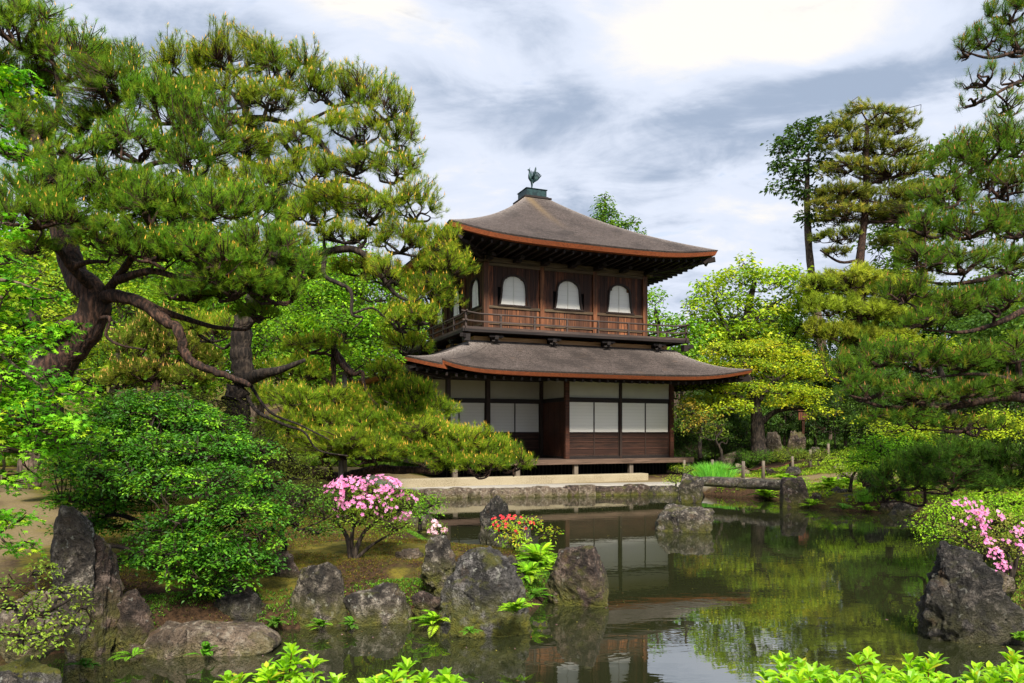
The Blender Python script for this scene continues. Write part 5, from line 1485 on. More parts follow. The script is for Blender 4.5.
azalea('azalea', 'tiny azalea with few pale pink blossoms on the light grey craggy rock', 437, 527, 7.9, 9, 7, 651, [([(437, 548, 7.9), (437, 538, 7.9), (436, 530, 7.9)], .012, .006)], 26, .03, [(.14, .22, .02, 3), (.10, .16, .02, 2)], [(.85, .50, .68), (.88, .62, .75)], dens=60)
broad('bush', 'feathery green bush right of the pink azalea', [([(420, 530, 9.5), (420, 515, 9.5)], .03, .015)], [(412, 500, 9.5, 20, 10), (428, 504, 9.5, 16, 9), (420, 512, 9.4, 20, 8)], 652, dens=60, m=14, cr=.09, l=.04, w=.014, pal=PAL_BRIGHT, cat='bush', low=-.8)
# ferns and the red-flowering shrub on the tip
FERN = [(.25, .42, .02, 3), (.34, .46, .03, 2), (.16, .32, .02, 2)]
def pos(px, py, D, z=None): c = P(px, py, D); return c.x, D, (c.z if z is None else z)
red = broad('flowering_shrub', 'low shrub with red blossoms and yellow-green leaves behind the mossy rock', [([(515, 560, 9.6), (514, 540, 9.6), (512, 528, 9.6)], .02, .01)], [(506, 528, 9.5, 20, 7), (526, 522, 9.6, 18, 5), (515, 540, 9.5, 18, 7), (550, 532, 9.6, 12, 5)], 660, dens=60, m=10, cr=.08, l=.045, w=.018,
            pal=[(.30, .40, .03, 3), (.20, .36, .03, 2), (.42, .33, .04, 1)], cat='shrub', low=-.8, twigs=True, sub=3, rmax=.02)
r = np.random.default_rng(9); C0 = np.array(P(512, 524, 9.4)); d = nrm(r.normal(size=(46, 3)) + [0, -.5, .5]); flowers(C0 + d * [.27, .2, .10] + r.normal(0, .015, (46, 3)), d + [0, -.5, .3], .024, [(.80, .05, .07, 3), (.85, .12, .10, 1)], r, 'blossoms', red)
def fern_p(label, px, py, D, n, L, seed, pal=FERN, onrock=False, **k): x, y, z = pos(px, py, D); z = min(z, max(gz(x, y), 0) + .06) if not onrock else z; return fern('fern', label, x, y, z, n, L, seed, pal, cat='fern', **k)
fern_p('feathery bright fern just behind the red blossoms', 545, 540, 9.7, 26, .42, 70)
fern_p('large bright fern spreading right of the red blossoms over the water', 538, 548, 9.2, 30, .42, 71)
fern_p('yellow-green fern below the red blossoms between two rocks', 528, 575, 8.2, 30, .34, 72)
fern_p('bright fern growing on the right flank of the large mossy rock', 515, 612, 6.45, 22, .22, 73, onrock=True)
fern_p('fern tuft left of the large mossy rock by the water', 436, 600, 6.9, 26, .26, 74)
fern_p('dark green fern at the water line behind the round reddish boulder', 532, 596, 8.0, 18, .22, 75, pal=[(.10, .25, .02, 2), (.07, .18, .02, 1)])
fern_p('small fern on the shaded shore left of the flat slab', 205, 648, 6.0, 12, .18, 76, pal=[(.10, .26, .02)])
fern_p('small fern at the foot of the flat slab', 132, 648, 5.9, 10, .16, 77, pal=[(.14, .30, .02)])
fern_p('little leafy plant under the block-like grey rock', 322, 612, 6.85, 20, .15, 78, pal=[(.10, .24, .02), (.16, .3, .02)])
fern_p('little leafy plant between the block-like rock and the pale wedge', 352, 612, 6.9, 18, .14, 79, pal=[(.10, .24, .02), (.07, .18, .02)])
fern_p('small green plant in the cleft left of the block-like grey rock', 275, 610, 6.9, 20, .15, 80, pal=[(.09, .20, .02), (.07, .16, .02)])
fern_p('small plant at the foot of the standing stones', 85, 656, 5.7, 14, .15, 81, pal=[(.05, .14, .02)])
fern_p('small plant on the mossy foot of the large conical rock', 470, 632, 6.25, 16, .11, 82, onrock=True, pal=[(.10, .24, .02)])
# olive small-leaved bush at the lower left corner
limbs = [([(20, 650, 4.6), (24, 620, 4.6), (40, 590, 4.6)], .02, .008), ([(24, 625, 4.6), (10, 600, 4.6), (-5, 590, 4.6)], .015, .006), ([(26, 620, 4.6), (60, 605, 4.5), (75, 595, 4.5)], .015, .006)]
broad('shrub', 'loose olive green shrub in front of the standing stones at the left edge', limbs, [(32, 572, 4.7, 26, 7), (62, 590, 4.6, 22, 7), (12, 605, 4.6, 26, 9), (45, 612, 4.5, 26, 9), (66, 622, 4.5, 22, 7), (20, 632, 4.4, 30, 9), (5, 585, 4.6, 20, 6), (40, 638, 4.4, 30, 7), (80, 606, 4.5, 14, 6)], 670, dens=95, m=11, cr=.055, l=.028, w=.013,
      pal=[(.17, .23, .035, 3), (.24, .29, .045, 2), (.10, .16, .025, 2)], cat='shrub', low=-.9, flat=.3, sub=3, rmax=.01)
# ------------------------------------------------------------------ right side
R_ = 10.5
limbs = [([(1075, 560, R_ + .6), (1078, 480, R_ + .6), (1068, 400, R_ + .5), (1072, 330, R_ + .5), (1062, 260, R_ + .5), (1056, 180, R_ + .5), (1050, 100, R_ + .5), (1045, 30, R_ + .5), (1048, -30, R_ + .5), (1060, -70, R_ + .5)], .26, .04),
         ([(1068, 398, R_ + .5), (1030, 398, R_), (1000, 397, R_ - .2), (960, 405, R_ - .3), (920, 408, R_ - .4), (880, 406, R_ - .4), (850, 395, R_ - .4)], .085, .015),
         ([(1030, 398, R_), (1010, 380, R_ - .3), (975, 374, R_ - .4), (930, 378, R_ - .5)], .04, .012), ([(1020, 390, R_), (1018, 360, R_), (1015, 330, R_)], .05, .02),
         ([(1066, 300, R_ + .5), (1030, 308, R_), (1000, 322, R_ - .2), (965, 332, R_ - .3), (925, 330, R_ - .4)], .06, .012), ([(1064, 270, R_ + .5), (1024, 265, R_), (990, 278, R_ - .3), (950, 284, R_ - .4), (915, 280, R_ - .4)], .055, .012),
         ([(1060, 200, R_ + .5), (1024, 210, R_), (985, 215, R_ - .3), (940, 205, R_ - .4)], .05, .012), ([(1050, 60, R_ + .5), (1020, 52, R_), (990, 58, R_ - .2), (960, 50, R_ - .2)], .04, .008),
         ([(1045, 80, R_), (1015, 84, R_ - .1), (985, 100, R_ - .2), (965, 108, R_ - .2)], .03, .006)]
pads = [(1010, 10, R_, 30, 16), (985, 38, R_ - .1, 26, 13), (1012, 45, R_, 24, 14), (968, 50, R_ - .2, 14, 7, .3, .5), (985, 78, R_ - .1, 24, 9, .4, .22), (975, 100, R_ - .2, 18, 6, .4, .2), (1010, 105, R_, 22, 9, .4, .35), (1015, 75, R_, 18, 10, .4, .3),
        (985, 150, R_ - .2, 42, 22), (1015, 140, R_, 26, 20), (955, 165, R_ - .3, 30, 16), (945, 198, R_ - .4, 32, 14), (1000, 185, R_ - .3, 40, 16), (925, 225, R_ - .4, 30, 13), (970, 225, R_ - .5, 40, 16), (1015, 225, R_ - .2, 30, 16),
        (920, 262, R_ - .4, 34, 14), (965, 262, R_ - .5, 40, 14), (1010, 262, R_ - .2, 30, 14), (905, 292, R_ - .4, 32, 12), (950, 305, R_ - .5, 38, 12), (1000, 300, R_ - .4, 34, 14), (925, 320, R_ - .5, 26, 8, .5, .7),
        (848, 368, R_ - .4, 26, 14), (880, 355, R_ - .4, 34, 14), (920, 360, R_ - .5, 36, 14), (965, 360, R_ - .5, 36, 12), (1008, 352, R_ - .2, 28, 14), (870, 388, R_ - .6, 36, 13), (915, 395, R_ - .7, 40, 10), (960, 392, R_ - .6, 40, 8, .6, .7), (1005, 385, R_ - .3, 28, 8, .6, .7),
        (1075, -30, R_ + .6, 50, 22), (1030, -60, R_ + .3, 50, 22), (1110, 60, R_ + .8, 50, 22), (1090, 160, R_ + 1, 44, 20), (1120, 260, R_ + .8, 50, 20), (1110, 350, R_ + 1, 46, 18), (900, 418, R_ - .5, 40, 8, .6, .5), (965, 425, R_ - .4, 44, 8, .6, .4)]
pine('pine_tree', 'large pine leaning in from the right edge with cone-tipped dark boughs', limbs, pads, 707, tuft=56, nn=34, L=.105, nw=.0033, candle=.40, csize=.05, ccol=((.42, .20, .07), (.50, .26, .09), (.34, .15, .06)), pal=PAL_PINE_D, sub=6, twig_r=.007,
     base=P(1075, 560, R_ + .6))
pads = [(900, 478, 12.5, 30, 14), (935, 462, 12.3, 36, 16), (975, 455, 12.2, 36, 14), (1010, 468, 12, 30, 16), (950, 482, 12, 44, 12), (995, 484, 12, 34, 10), (885, 494, 13, 20, 10), (870, 478, 13.2, 16, 8)]
pine('pine_tree', 'low dark pine bough hanging over the right bank', [([(1060, 520, 12.8), (1055, 470, 12.7), (1020, 466, 12.6), (980, 478, 12.4), (950, 480, 12.4), (925, 480, 12.5)], .06, .015), ([(1020, 466, 12.6), (990, 460, 12.3), (950, 466, 12.2)], .04, .012), ([(925, 505, 12.5), (925, 485, 12.4)], .03, .02)], pads, 708, tuft=55, nn=28, L=.11, nw=.0048,
     pal=[(.06, .125, .022, 4), (.09, .16, .024, 2), (.035, .08, .018, 3)], candle=.0, sub=5)
# tall far pine in flat tiers, and the dark broadleaf beside it
F_ = 44
limbs = [([(852, 446, F_), (848, 400, F_), (846, 340, F_), (856, 290, F_), (861, 250, F_), (866, 200, F_), (866, 150, F_), (868, 120, F_)], .36, .12), ([(864, 222, F_), (885, 222, F_), (905, 222, F_)], .12, .05), ([(860, 260, F_), (840, 262, F_), (820, 250, F_)], .1, .05), ([(866, 185, F_), (890, 178, F_), (915, 172, F_)], .1, .04)]
pads = [(868, 118, F_, 40, 8), (895, 128, F_, 26, 8), (840, 132, F_, 26, 7), (862, 145, F_, 36, 8), (895, 150, F_, 34, 8), (848, 168, F_, 34, 9), (890, 172, F_, 40, 9), (840, 192, F_, 34, 8), (880, 198, F_, 44, 9), (915, 190, F_, 22, 8), (850, 215, F_, 40, 8), (900, 215, F_, 40, 8), (830, 205, F_, 24, 8), (838, 236, F_, 30, 8),
        (905, 240, F_, 30, 7), (836, 252, F_, 18, 5)]
pads = [(*p, p[3] * F_ / FOC * .9) for p in pads]
PAL_FAR = [(.19, .20, .040, 3), (.25, .25, .05, 2), (.10, .125, .030, 3), (.32, .27, .07, 1)]
pine('pine_tree', 'tall distant pine with flat tiers of foliage against the sky at the right', limbs, pads, 709, tuft=4.0, nn=28, L=.27, nw=.024, pal=PAL_FAR, candle=.0, sub=4, twig_r=.02, spread=.75, fluff=1.05)
broad('tree', 'tall slim dark-leaved tree left of the distant tiered pine', [([(838, 452, 46), (830, 400, 46), (822, 350, 46), (815, 300, 46), (809, 250, 46), (807, 200, 46), (808, 160, 46)], .42, .12)],
      [(800, 132, 46, 13, 8), (785, 152, 46, 14, 12), (812, 150, 46, 14, 12), (780, 172, 46, 9, 12), (800, 172, 46, 13, 10), (822, 170, 46, 12, 12), (792, 192, 46, 10, 7), (812, 196, 46, 14, 10), (820, 216, 46, 12, 10), (806, 222, 46, 8, 9), (776, 188, 46, 6, 6), (815, 125, 46, 10, 6)], 710, dens=3.2, m=16, cr=.45, l=.30, w=.17,
      pal=[(.035, .07, .018, 3), (.055, .095, .022, 2)], bark='bark_grey', sub=3, inner=.2)
broad('tree', 'dark tree filling the gap behind the distant tiered pine', [([(900, 446, 52), (898, 380, 52), (895, 300, 52), (898, 200, 52)], .4, .12)],
      [(900, 225, 52, 26, 22), (885, 250, 52, 24, 20), (880, 278, 52, 30, 18), (850, 295, 52, 28, 14), (825, 305, 52, 20, 14), (905, 195, 52, 18, 14), (925, 165, 52, 20, 16), (938, 200, 52, 26, 24), (960, 150, 52, 24, 12), (915, 265, 52, 30, 20), (940, 240, 52, 30, 20), (990, 170, 52, 30, 30), (1000, 230, 52, 40, 30)], 711, dens=1.3, m=16, cr=.5, l=.36, w=.2, pal=[(.07, .12, .02, 3), (.11, .17, .025, 2)], sub=3)
G_ = 36
pads = [(820, 285, G_, 26, 10), (850, 280, G_, 34, 11), (885, 290, G_, 34, 12), (830, 308, G_, 34, 11), (868, 312, G_, 36, 11), (900, 320, G_, 30, 12), (840, 335, G_, 34, 10), (880, 340, G_, 34, 10), (815, 330, G_, 18, 9), (910, 285, G_, 26, 12), (905, 303, G_, 26, 12)]
pads = [(*p, p[3] * G_ / FOC * .9) for p in pads]
pine('pine_tree', 'olive pine of middle height below the distant tiered pine', [([(870, 455, G_), (868, 400, G_), (858, 350, G_), (862, 300, G_), (870, 270, G_)], .24, .1)], pads, 712, tuft=7.5, nn=28, L=.26, nw=.022, fluff=1.3, pal=[(.26, .29, .04, 3), (.17, .21, .03, 2), (.36, .37, .06, 1)], candle=.0, sub=4, twig_r=.015)
broad('tree', 'broad light green tree with airy top right of the pavilion roof', [([(735, 452, 38), (738, 400, 38), (742, 350, 38), (748, 310, 38), (755, 280, 38)], .35, .12), ([(745, 330, 38), (765, 310, 38), (790, 295, 38)], .15, .06), ([(740, 350, 38), (722, 320, 38), (712, 290, 38)], .14, .06), ([(790, 340, 38), (800, 325, 38), (815, 330, 38)], .12, .05)],
      [(715, 292, 38, 24, 14), (740, 278, 38, 26, 12), (765, 285, 38, 26, 14), (790, 280, 38, 22, 14), (705, 315, 38, 22, 18), (735, 310, 38, 28, 16), (770, 315, 38, 28, 16), (800, 305, 38, 24, 18), (705, 340, 38, 26, 16), (740, 338, 38, 30, 16), (780, 342, 38, 30, 16), (812, 300, 38, 18, 20), (745, 262, 38, 8, 5)], 713, dens=2.6, m=15, cr=.42, l=.22, w=.14,
      pal=[(.22, .31, .02, 3), (.32, .39, .03, 2), (.11, .19, .02, 2), (.42, .42, .05, .8)], inner=.25, sub=4)
broad('tree', 'bright green tree peeping out between the two pavilion roofs', [([(665, 455, 37), (662, 400, 37), (660, 340, 37), (655, 310, 37)], .25, .1)],
      [(655, 300, 37, 16, 10), (650, 318, 37, 18, 12), (672, 328, 37, 22, 10), (690, 332, 37, 18, 12), (660, 345, 37, 30, 14), (690, 355, 37, 26, 16), (625, 330, 37, 30, 20), (700, 375, 37, 24, 14)], 714, dens=2.8, m=15, cr=.4, l=.20, w=.13, pal=[(.17, .29, .02, 3), (.09, .20, .02, 2)])
broad('conifer_tree', 'tip of a distant conifer showing above the pavilion roof', [([(603, 440, 55), (604, 300, 55), (604, 230, 55), (605, 196, 55)], .4, .05), ([(604, 232, 55), (620, 226, 55), (636, 222, 55)], .1, .04)],
      [(604, 200, 55, 6, 4), (602, 208, 55, 10, 5), (608, 215, 55, 11, 5), (600, 222, 55, 12, 5), (612, 228, 55, 14, 6), (600, 240, 55, 20, 8), (606, 260, 55, 24, 14), (634, 222, 55, 5, 2.5), (626, 227, 55, 7, 3), (640, 232, 55, 5, 2)], 715, dens=4.5, m=14, cr=.4, l=.26, w=.12, pal=[(.06, .14, .02, 3), (.14, .22, .03, 2)], sub=2)
# layered maple in the middle distance
H_ = 27
limbs = [([(759, 458, H_), (758, 440, H_), (757, 420, H_), (755, 404, H_), (750, 385, H_), (745, 370, H_)], .30, .10), ([(758, 425, H_), (775, 412, H_), (795, 408, H_), (812, 410, H_)], .12, .04), ([(756, 405, H_), (770, 385, H_), (790, 372, H_)], .12, .04), ([(756, 410, H_), (735, 395, H_), (710, 392, H_)], .12, .04)]
bl = [(745, 352, 28, 44, 7), (785, 356, 28, 34, 7), (715, 366, 28, 34, 7), (760, 368, 27.5, 50, 8), (800, 376, 27.5, 34, 8), (705, 385, 27, 28, 8), (740, 388, 27, 34, 7), (785, 392, 26.5, 40, 7), (815, 398, 26.5, 20, 7), (710, 402, 26.5, 30, 8), (735, 408, 26, 26, 7), (790, 403, 26.5, 26, 5), (822, 412, 26, 14, 7), (692, 410, 26, 14, 10), (770, 345, 28.5, 30, 6), (820, 370, 27, 16, 8), (725, 348, 28, 26, 6)]
broad('maple_tree', 'layered yellow-green maple with dark trunk beyond the stone bridge', limbs, bl, 716, dens=9, m=16, cr=.26, l=.105, w=.065, pal=[(.30, .34, .022, 3), (.40, .40, .03, 2), (.14, .21, .02, 3), (.42, .33, .03, .6)], up=.85, flat=.2, inner=.4, low=-.6)
broad('tree', 'rust-tinged low tree beside the pavilion corner', [([(700, 458, 25), (700, 440, 25), (703, 420, 25)], .08, .04)], [(690, 408, 25, 14, 8), (705, 420, 25, 20, 8), (690, 428, 25, 16, 8), (715, 432, 25, 14, 6)], 717, dens=12, m=14, cr=.18, l=.08, w=.05, pal=[(.14, .17, .03, 3), (.30, .20, .04, 2), (.07, .12, .02, 2)], low=-.6)
broad('small_tree', 'cloud-pruned little tree behind the grass clump', [([(722, 462, 24), (721, 450, 24), (716, 440, 24), (722, 430, 24)], .05, .03)], [(718, 426, 24, 14, 4), (708, 438, 24, 9, 3), (728, 438, 24, 10, 3)], 718, dens=26, m=14, cr=.12, l=.05, w=.02, pal=PAL_DARK + [(.10, .17, .02, 3)], cat='tree', low=-.3)
# yellow maple spray and green weeping maple at the right
broad('maple_tree', 'flat spray of yellow-green maple leaves between the right pine boughs', [([(960, 470, 15), (955, 420, 15), (935, 360, 15), (915, 346, 15), (895, 347, 15)], .09, .03)], [(900, 338, 15, 22, 4), (925, 342, 15, 24, 4), (890, 346, 15, 12, 3), (950, 348, 15, 24, 4), (905, 425, 15.5, 40, 12), (960, 430, 15.5, 40, 14), (1000, 425, 15.5, 36, 14)], 719, dens=26, m=14, cr=.14, l=.055, w=.04, pal=[(.36, .40, .03, 3), (.26, .36, .03, 2)], up=.9, low=-.9, rmax=.03)
broad('maple_tree', 'mound of weeping green maple above the right shore', [([(890, 480, 17), (888, 465, 17), (885, 450, 17)], .09, .05)], [(880, 446, 17, 30, 12), (910, 440, 17, 30, 14), (862, 460, 17, 22, 9), (890, 462, 16.8, 34, 10), (925, 460, 17, 26, 12)], 720, dens=24, m=15, cr=.16, l=.06, w=.035, pal=[(.13, .28, .018, 3), (.09, .20, .016, 2), (.2, .34, .02, 1)], up=.8, low=-.7, droop=.6)
broad('maple_tree', 'low yellow-green maple sprays over the right bank rocks', [([(850, 492, 18.5), (852, 478, 18.5), (858, 468, 18.5)], .05, .025)], [(840, 470, 18.5, 16, 5), (862, 468, 18.3, 20, 6), (850, 460, 18.6, 18, 6), (880, 474, 18.2, 18, 6), (832, 464, 18.8, 12, 4), (900, 470, 18, 20, 9)], 721, dens=26, m=14, cr=.15, l=.055, w=.035, pal=[(.30, .38, .03, 3), (.22, .34, .02, 2)], up=.85, low=-.7)


def lowbush(label, px, py, D, rx, ry, seed, pal=PAL_GREEN, l=.035, w=.016, dens=40, name='azalea_bush', zlow=None, **k):
    c = P(px, py, D)
    bl = [(px - rx * .4, py + ry * .1, D, rx * .62, ry * .85), (px + rx * .4, py + ry * .1, D, rx * .62, ry * .85), (px, py - ry * .15, D, rx * .6, ry)]
    return broad(name, label, [([(px, py + ry * 1.4, D), (px, py + ry * .5, D)], .03, .02)], bl, seed, dens=dens, m=14, cr=.10, l=l, w=w, pal=pal, cat='bush', low=-.5, up=.6, sub=3, rmax=.02, **k)


OL = [(.17, .21, .03, 3), (.11, .16, .025, 2), (.24, .27, .04, 1)]
lowbush('rounded olive azalea bush behind the round black stone', 790, 456, 24.5, 22, 8, 731, OL)
lowbush('second olive azalea bush right of the first one behind the path', 818, 457, 24.5, 18, 7, 732, OL)
lowbush('dark green bush left of the olive azaleas', 762, 457, 26, 20, 7, 733, PAL_GREEN)
lowbush('small dark bush at the foot of the layered maple', 742, 456, 27, 16, 6, 734, PAL_DARK + PAL_GREEN)
lowbush('yellow-green clipped bush near the path bend', 848, 455, 25, 16, 6, 735, [(.25, .32, .03, 2), (.18, .26, .02, 2)])
lowbush('dark bush right beside the pavilion corner', 692, 452, 27, 18, 9, 736, PAL_DARK)
lowbush('low dark bush behind the tan jagged rock', 715, 448, 29, 20, 9, 737, PAL_DARK)
lowbush('low bush between distant trunks at the path end', 870, 448, 30, 22, 8, 738, PAL_GREEN)
lowbush('small yellow-green bush at the veranda end', 683, 470, 21.6, 13, 5, 739, [(.30, .36, .03, 3), (.16, .25, .02, 2)])
lowbush('little bright plant over the craggy rock at the bridge', 676, 480, 20.6, 13, 4, 740, [(.28, .36, .03, 3), (.16, .25, .02, 2)])
lowbush('low dark hedge plants behind the rope fence', 660, 462, 31, 26, 10, 7401, PAL_DARK)
for i, (px, py, D, n, L, lab) in enumerate(((765, 478, 20.6, 34, .5, 'bright ground fern left of the block rock at the bridge'), (785, 472, 21.5, 30, .5, 'bright ground fern behind the block rock'), (830, 482, 19.5, 34, .5, 'bright ground fern right of the block rock'), (848, 480, 19.6, 26, .42, 'bright ground fern near the white-topped stone'),
                                            (812, 498, 18.0, 16, .36, 'small fern between block rock and dark cracked rock'), (843, 506, 17.2, 18, .34, 'green water plant at the right shore'), (800, 474, 21, 20, .4, 'small bright fern beside the round black stone'), (868, 504, 17, 16, .3, 'small shore fern below the upright dark rock'))):
    fern_p(lab, px, py, D, n, L, 800 + i, pal=[(.28, .42, .025, 3), (.18, .32, .02, 2)] if i != 5 else [(.08, .19, .03, 1)], group='bright ferns round the stone bridge')
# grass clump
def grass(label, px, py, D, n, L, seed, pal, sp=.35, name='grass_clump'):
    c = P(px, py, D); z = gz(c.x, D); root = empty(name, (c.x, D, z), label, 'grass'); r = np.random.default_rng(seed); fo = Fol()
    b = np.stack([c.x + r.normal(0, sp * .55, n), D + r.normal(0, sp * .4, n), np.full(n, z)], 1)
    a = nrm(np.stack([(b[:, 0] - c.x) * .9 + r.normal(0, .18, n), r.normal(0, .25, n), np.full(n, 1.0)], 1)); ll = L * r.uniform(.55, 1.1, n)
    s = nrm(np.cross(a, r.normal(size=(n, 3)))) * .006; m = b + a * ll[:, None] * .6; t = b + a * ll[:, None] + np.stack([a[:, 0] * ll * .35, a[:, 1] * ll * .35, -.10 * ll], 1)
    V = np.stack([b - s, b + s, m + s, m - s, t], 1); k = np.arange(n)[:, None] * 5
    col = pal_pick(pal, n, r); fo.add(V, np.concatenate([k + [[0, 1, 2]], k + [[0, 2, 3]], k + [[3, 2, 4]]]), np.concatenate([col] * 3)); fo.build('blades', M['leaf'], root); return root


grass('clump of tall fresh green grass beside the veranda', 713, 476, 23.3, 1500, .62, 741, [(.13, .34, .06, 2), (.20, .42, .06, 1)], .42)
grass('thin tuft of grass on the right bank', 866, 498, 17.4, 160, .35, 742, [(.15, .3, .04, 1)], .2)
proto_b = lowbush('x', 700, 450, 30, 26, 14, 760, PAL_DARK + [(.07, .12, .02, 2)], l=.09, w=.045, dens=12, name='bush')
bx = [(655, 31), (685, 30), (712, 31.5), (738, 30.5), (752, 33), (770, 34), (815, 32), (835, 30.5), (858, 29), (880, 28), (905, 26.5), (930, 25), (960, 24), (990, 23), (1020, 22), (790, 35)]
for i, (px, D) in enumerate(bx):
    o = proto_b
    if i:
        o = proto_b.copy(); COL.objects.link(o)
        for ch in proto_b.children: c2 = ch.copy(); COL.objects.link(c2); c2.parent = o
    x = (px - 512) / FOC * D; o.location = (x, D, gz(x, D)); o.rotation_euler = (0, 0, i * 1.3); o.scale = (1.1, 1.1, 1.2 + .6 * ((i * 7) % 5) / 5)
    o['label'] = 'dark understorey bush beyond the right bank, %s from the left' % words[sorted(b[0] for b in bx).index(px)]; o['group'] = 'dark bushes beyond the right bank'
# right bank bushes by the water
broad('bush', 'bright yellow-green bush overhanging the water at the right edge', [([(985, 560, 10.2), (985, 545, 10.2), (980, 530, 10.2)], .04, .02)], [(930, 522, 9.9, 22, 12), (955, 512, 10.0, 30, 12), (990, 505, 10.3, 36, 12), (1025, 508, 10.3, 34, 14), (945, 535, 9.7, 24, 10), (1000, 525, 10, 50, 18)], 750, dens=60, m=15, cr=.10, l=.040, w=.02, pal=[(.22, .36, .02, 3), (.30, .42, .03, 2), (.13, .26, .02, 2)], cat='bush', low=-.8, sub=3, rmax=.03)
st = [([(1012, 585, 8.8), (1010, 560, 8.8), (1000, 540, 8.8)], .03, .012), ([(1012, 580, 8.8), (1018, 555, 8.8), (1025, 535, 8.8)], .025, .01), ([(1010, 570, 8.8), (990, 550, 8.7), (970, 540, 8.7)], .02, .008)]
az = azalea('azalea', 'pale olive azalea with scattered pink blossoms behind the big dark rock', 990, 530, 8.7, 44, 26, 751, st, 0, .03, [(.24, .24, .06, 3), (.32, .28, .09, 2), (.15, .18, .04, 2)], PINK, dens=50,
            blobs=[(962, 525, 8.7, 24, 14), (990, 518, 8.8, 30, 14), (1018, 530, 8.8, 26, 18), (975, 542, 8.6, 26, 12), (1000, 548, 8.6, 24, 14), (1030, 550, 8.8, 20, 20)])
r = np.random.default_rng(77); pp = []
for px, py, n, s in ((958, 502, 5, 5), (968, 503, 7, 5), (981, 514, 22, 7), (1001, 516, 5, 4), (985, 530, 4, 5), (1018, 530, 9, 5), (990, 541, 5, 4), (997, 552, 12, 6), (1003, 563, 9, 5), (984, 524, 9, 6), (1022, 545, 6, 5), (963, 520, 4, 8), (1008, 540, 4, 8)):
    pp.append(np.array([P(px + r.normal(0, s * .7), py + r.normal(0, s * .6), 8.35 + r.normal(0, .05)) for _ in range(n * 2)]))
pp = np.vstack(pp); flowers(pp, np.array([[0, -.8, .5]]) + r.normal(0, .3, (len(pp), 3)), .023, PINK, r, 'blossoms', az)
fern_p('small dark plant at the foot of the big dark rock', 1022, 620, 6.4, 14, .18, 83, pal=[(.14, .28, .02)])
# foreground shrubs below the camera
r = np.random.default_rng(31)
def fore(label, prof, n, seed, D0, D1, lift=0.0):
    """prof: (px, py) of the top outline"""
    xs, ys = zip(*prof); C = []
    for _ in range(n):
        px = r.uniform(xs[0], xs[-1]); D = r.uniform(D0, D1) ; y = np.interp(px, xs, ys); t = (D1 - D) / (D1 - D0)
        ztop = P(px, y, (D0 + D1) / 2 + .2).z + r.normal(0, .03) - .085 + lift - .10 * t
        C.append((P(px, y, D).x, D, ztop))
    return whorl_bush('shrub', label, C, seed, l=.064, w=.03, pal=[(.24, .40, .018, 4), (.32, .46, .02, 2), (.16, .31, .016, 2), (.40, .34, .04, .4)], cat='shrub')
fore('bright yellow-green leafy shrub in the bottom right foreground', [(735, 690), (755, 672), (780, 652), (800, 655), (830, 660), (860, 653), (890, 652), (905, 646), (915, 650), (940, 662), (970, 655), (1000, 656), (1040, 655), (1120, 655)], 175, 901, 2.5, 3.2)
fore('bright yellow-green leafy shrub at the bottom left of centre', [(215, 685), (228, 681), (255, 680), (275, 668), (290, 665), (310, 675), (335, 684), (352, 684)], 60, 902, 2.6, 3.1, .085)
fore('low leafy shoots of the foreground shrub below the pond centre', [(350, 690), (378, 684), (398, 676), (420, 684), (440, 674), (455, 672), (470, 682), (482, 690)], 44, 903, 2.6, 3.0, .085)
fore('single leafy shoots just left of the bottom right shrub', [(738, 684), (760, 680)], 5, 904, 2.7, 3.0)

# ------------------------------------------------------------------ the wood behind
def wood_tree(seed, pal, hgt, l, name='tree', spread=1.0, dens=1.6):
    """prototype tree at the origin, about hgt tall"""
    r = np.random.default_rng(seed); sk = Skel(seed)
    sk.limb([np.array([0, 0, -.3]), np.array([.1, 0, hgt * .25]), np.array([-.1, .1, hgt * .5]), np.array([0, 0, hgt * .8])], hgt * .028, hgt * .008, k=4, n=8)
    root = empty(name, (0, 0, 0), 'x', 'tree'); B = []
    for k in range(11):
        t = r.uniform(.28, 1.0); a = r.uniform(0, 6.28); rr = hgt * .22 * spread * (1.15 - t * .6); rad = hgt * r.uniform(.12, .19)
        c = np.array([math.cos(a) * rr, math.sin(a) * rr, hgt * (t * .82 + .05)]); B.append((c, np.array([rad * 1.15, rad * 1.15, rad * .75]))); sk.branch(c, .03, .08, rmax=.2)
    fo = Fol(); crown(fo, B, r, dens, 16, hgt * .055, l, l * .6, pal, up=.6, inner=.25)
    tr = sk.mb.build('trunk', M['bark_grey']); tr.parent = root; fo.build('crown', M['leaf'], root); return root
def copy_tree(root):
    c = root.copy(); COL.objects.link(c)
    for ch in list(root.children):
        d = ch.copy(); COL.objects.link(d); d.parent = c
    return c
protos = [wood_tree(61, [(.09, .16, .02, 3), (.14, .21, .025, 2), (.05, .10, .018, 2)], 9, .24), wood_tree(62, [(.05, .10, .02, 3), (.08, .13, .022, 2)], 10, .26), wood_tree(63, [(.16, .24, .02, 3), (.11, .19, .02, 2)], 8, .22), wood_tree(64, [(.028, .055, .014, 3), (.05, .08, .018, 2)], 9, .26)]
kindw = ['mid green', 'dark green', 'light yellow-green', 'nearly black-green']
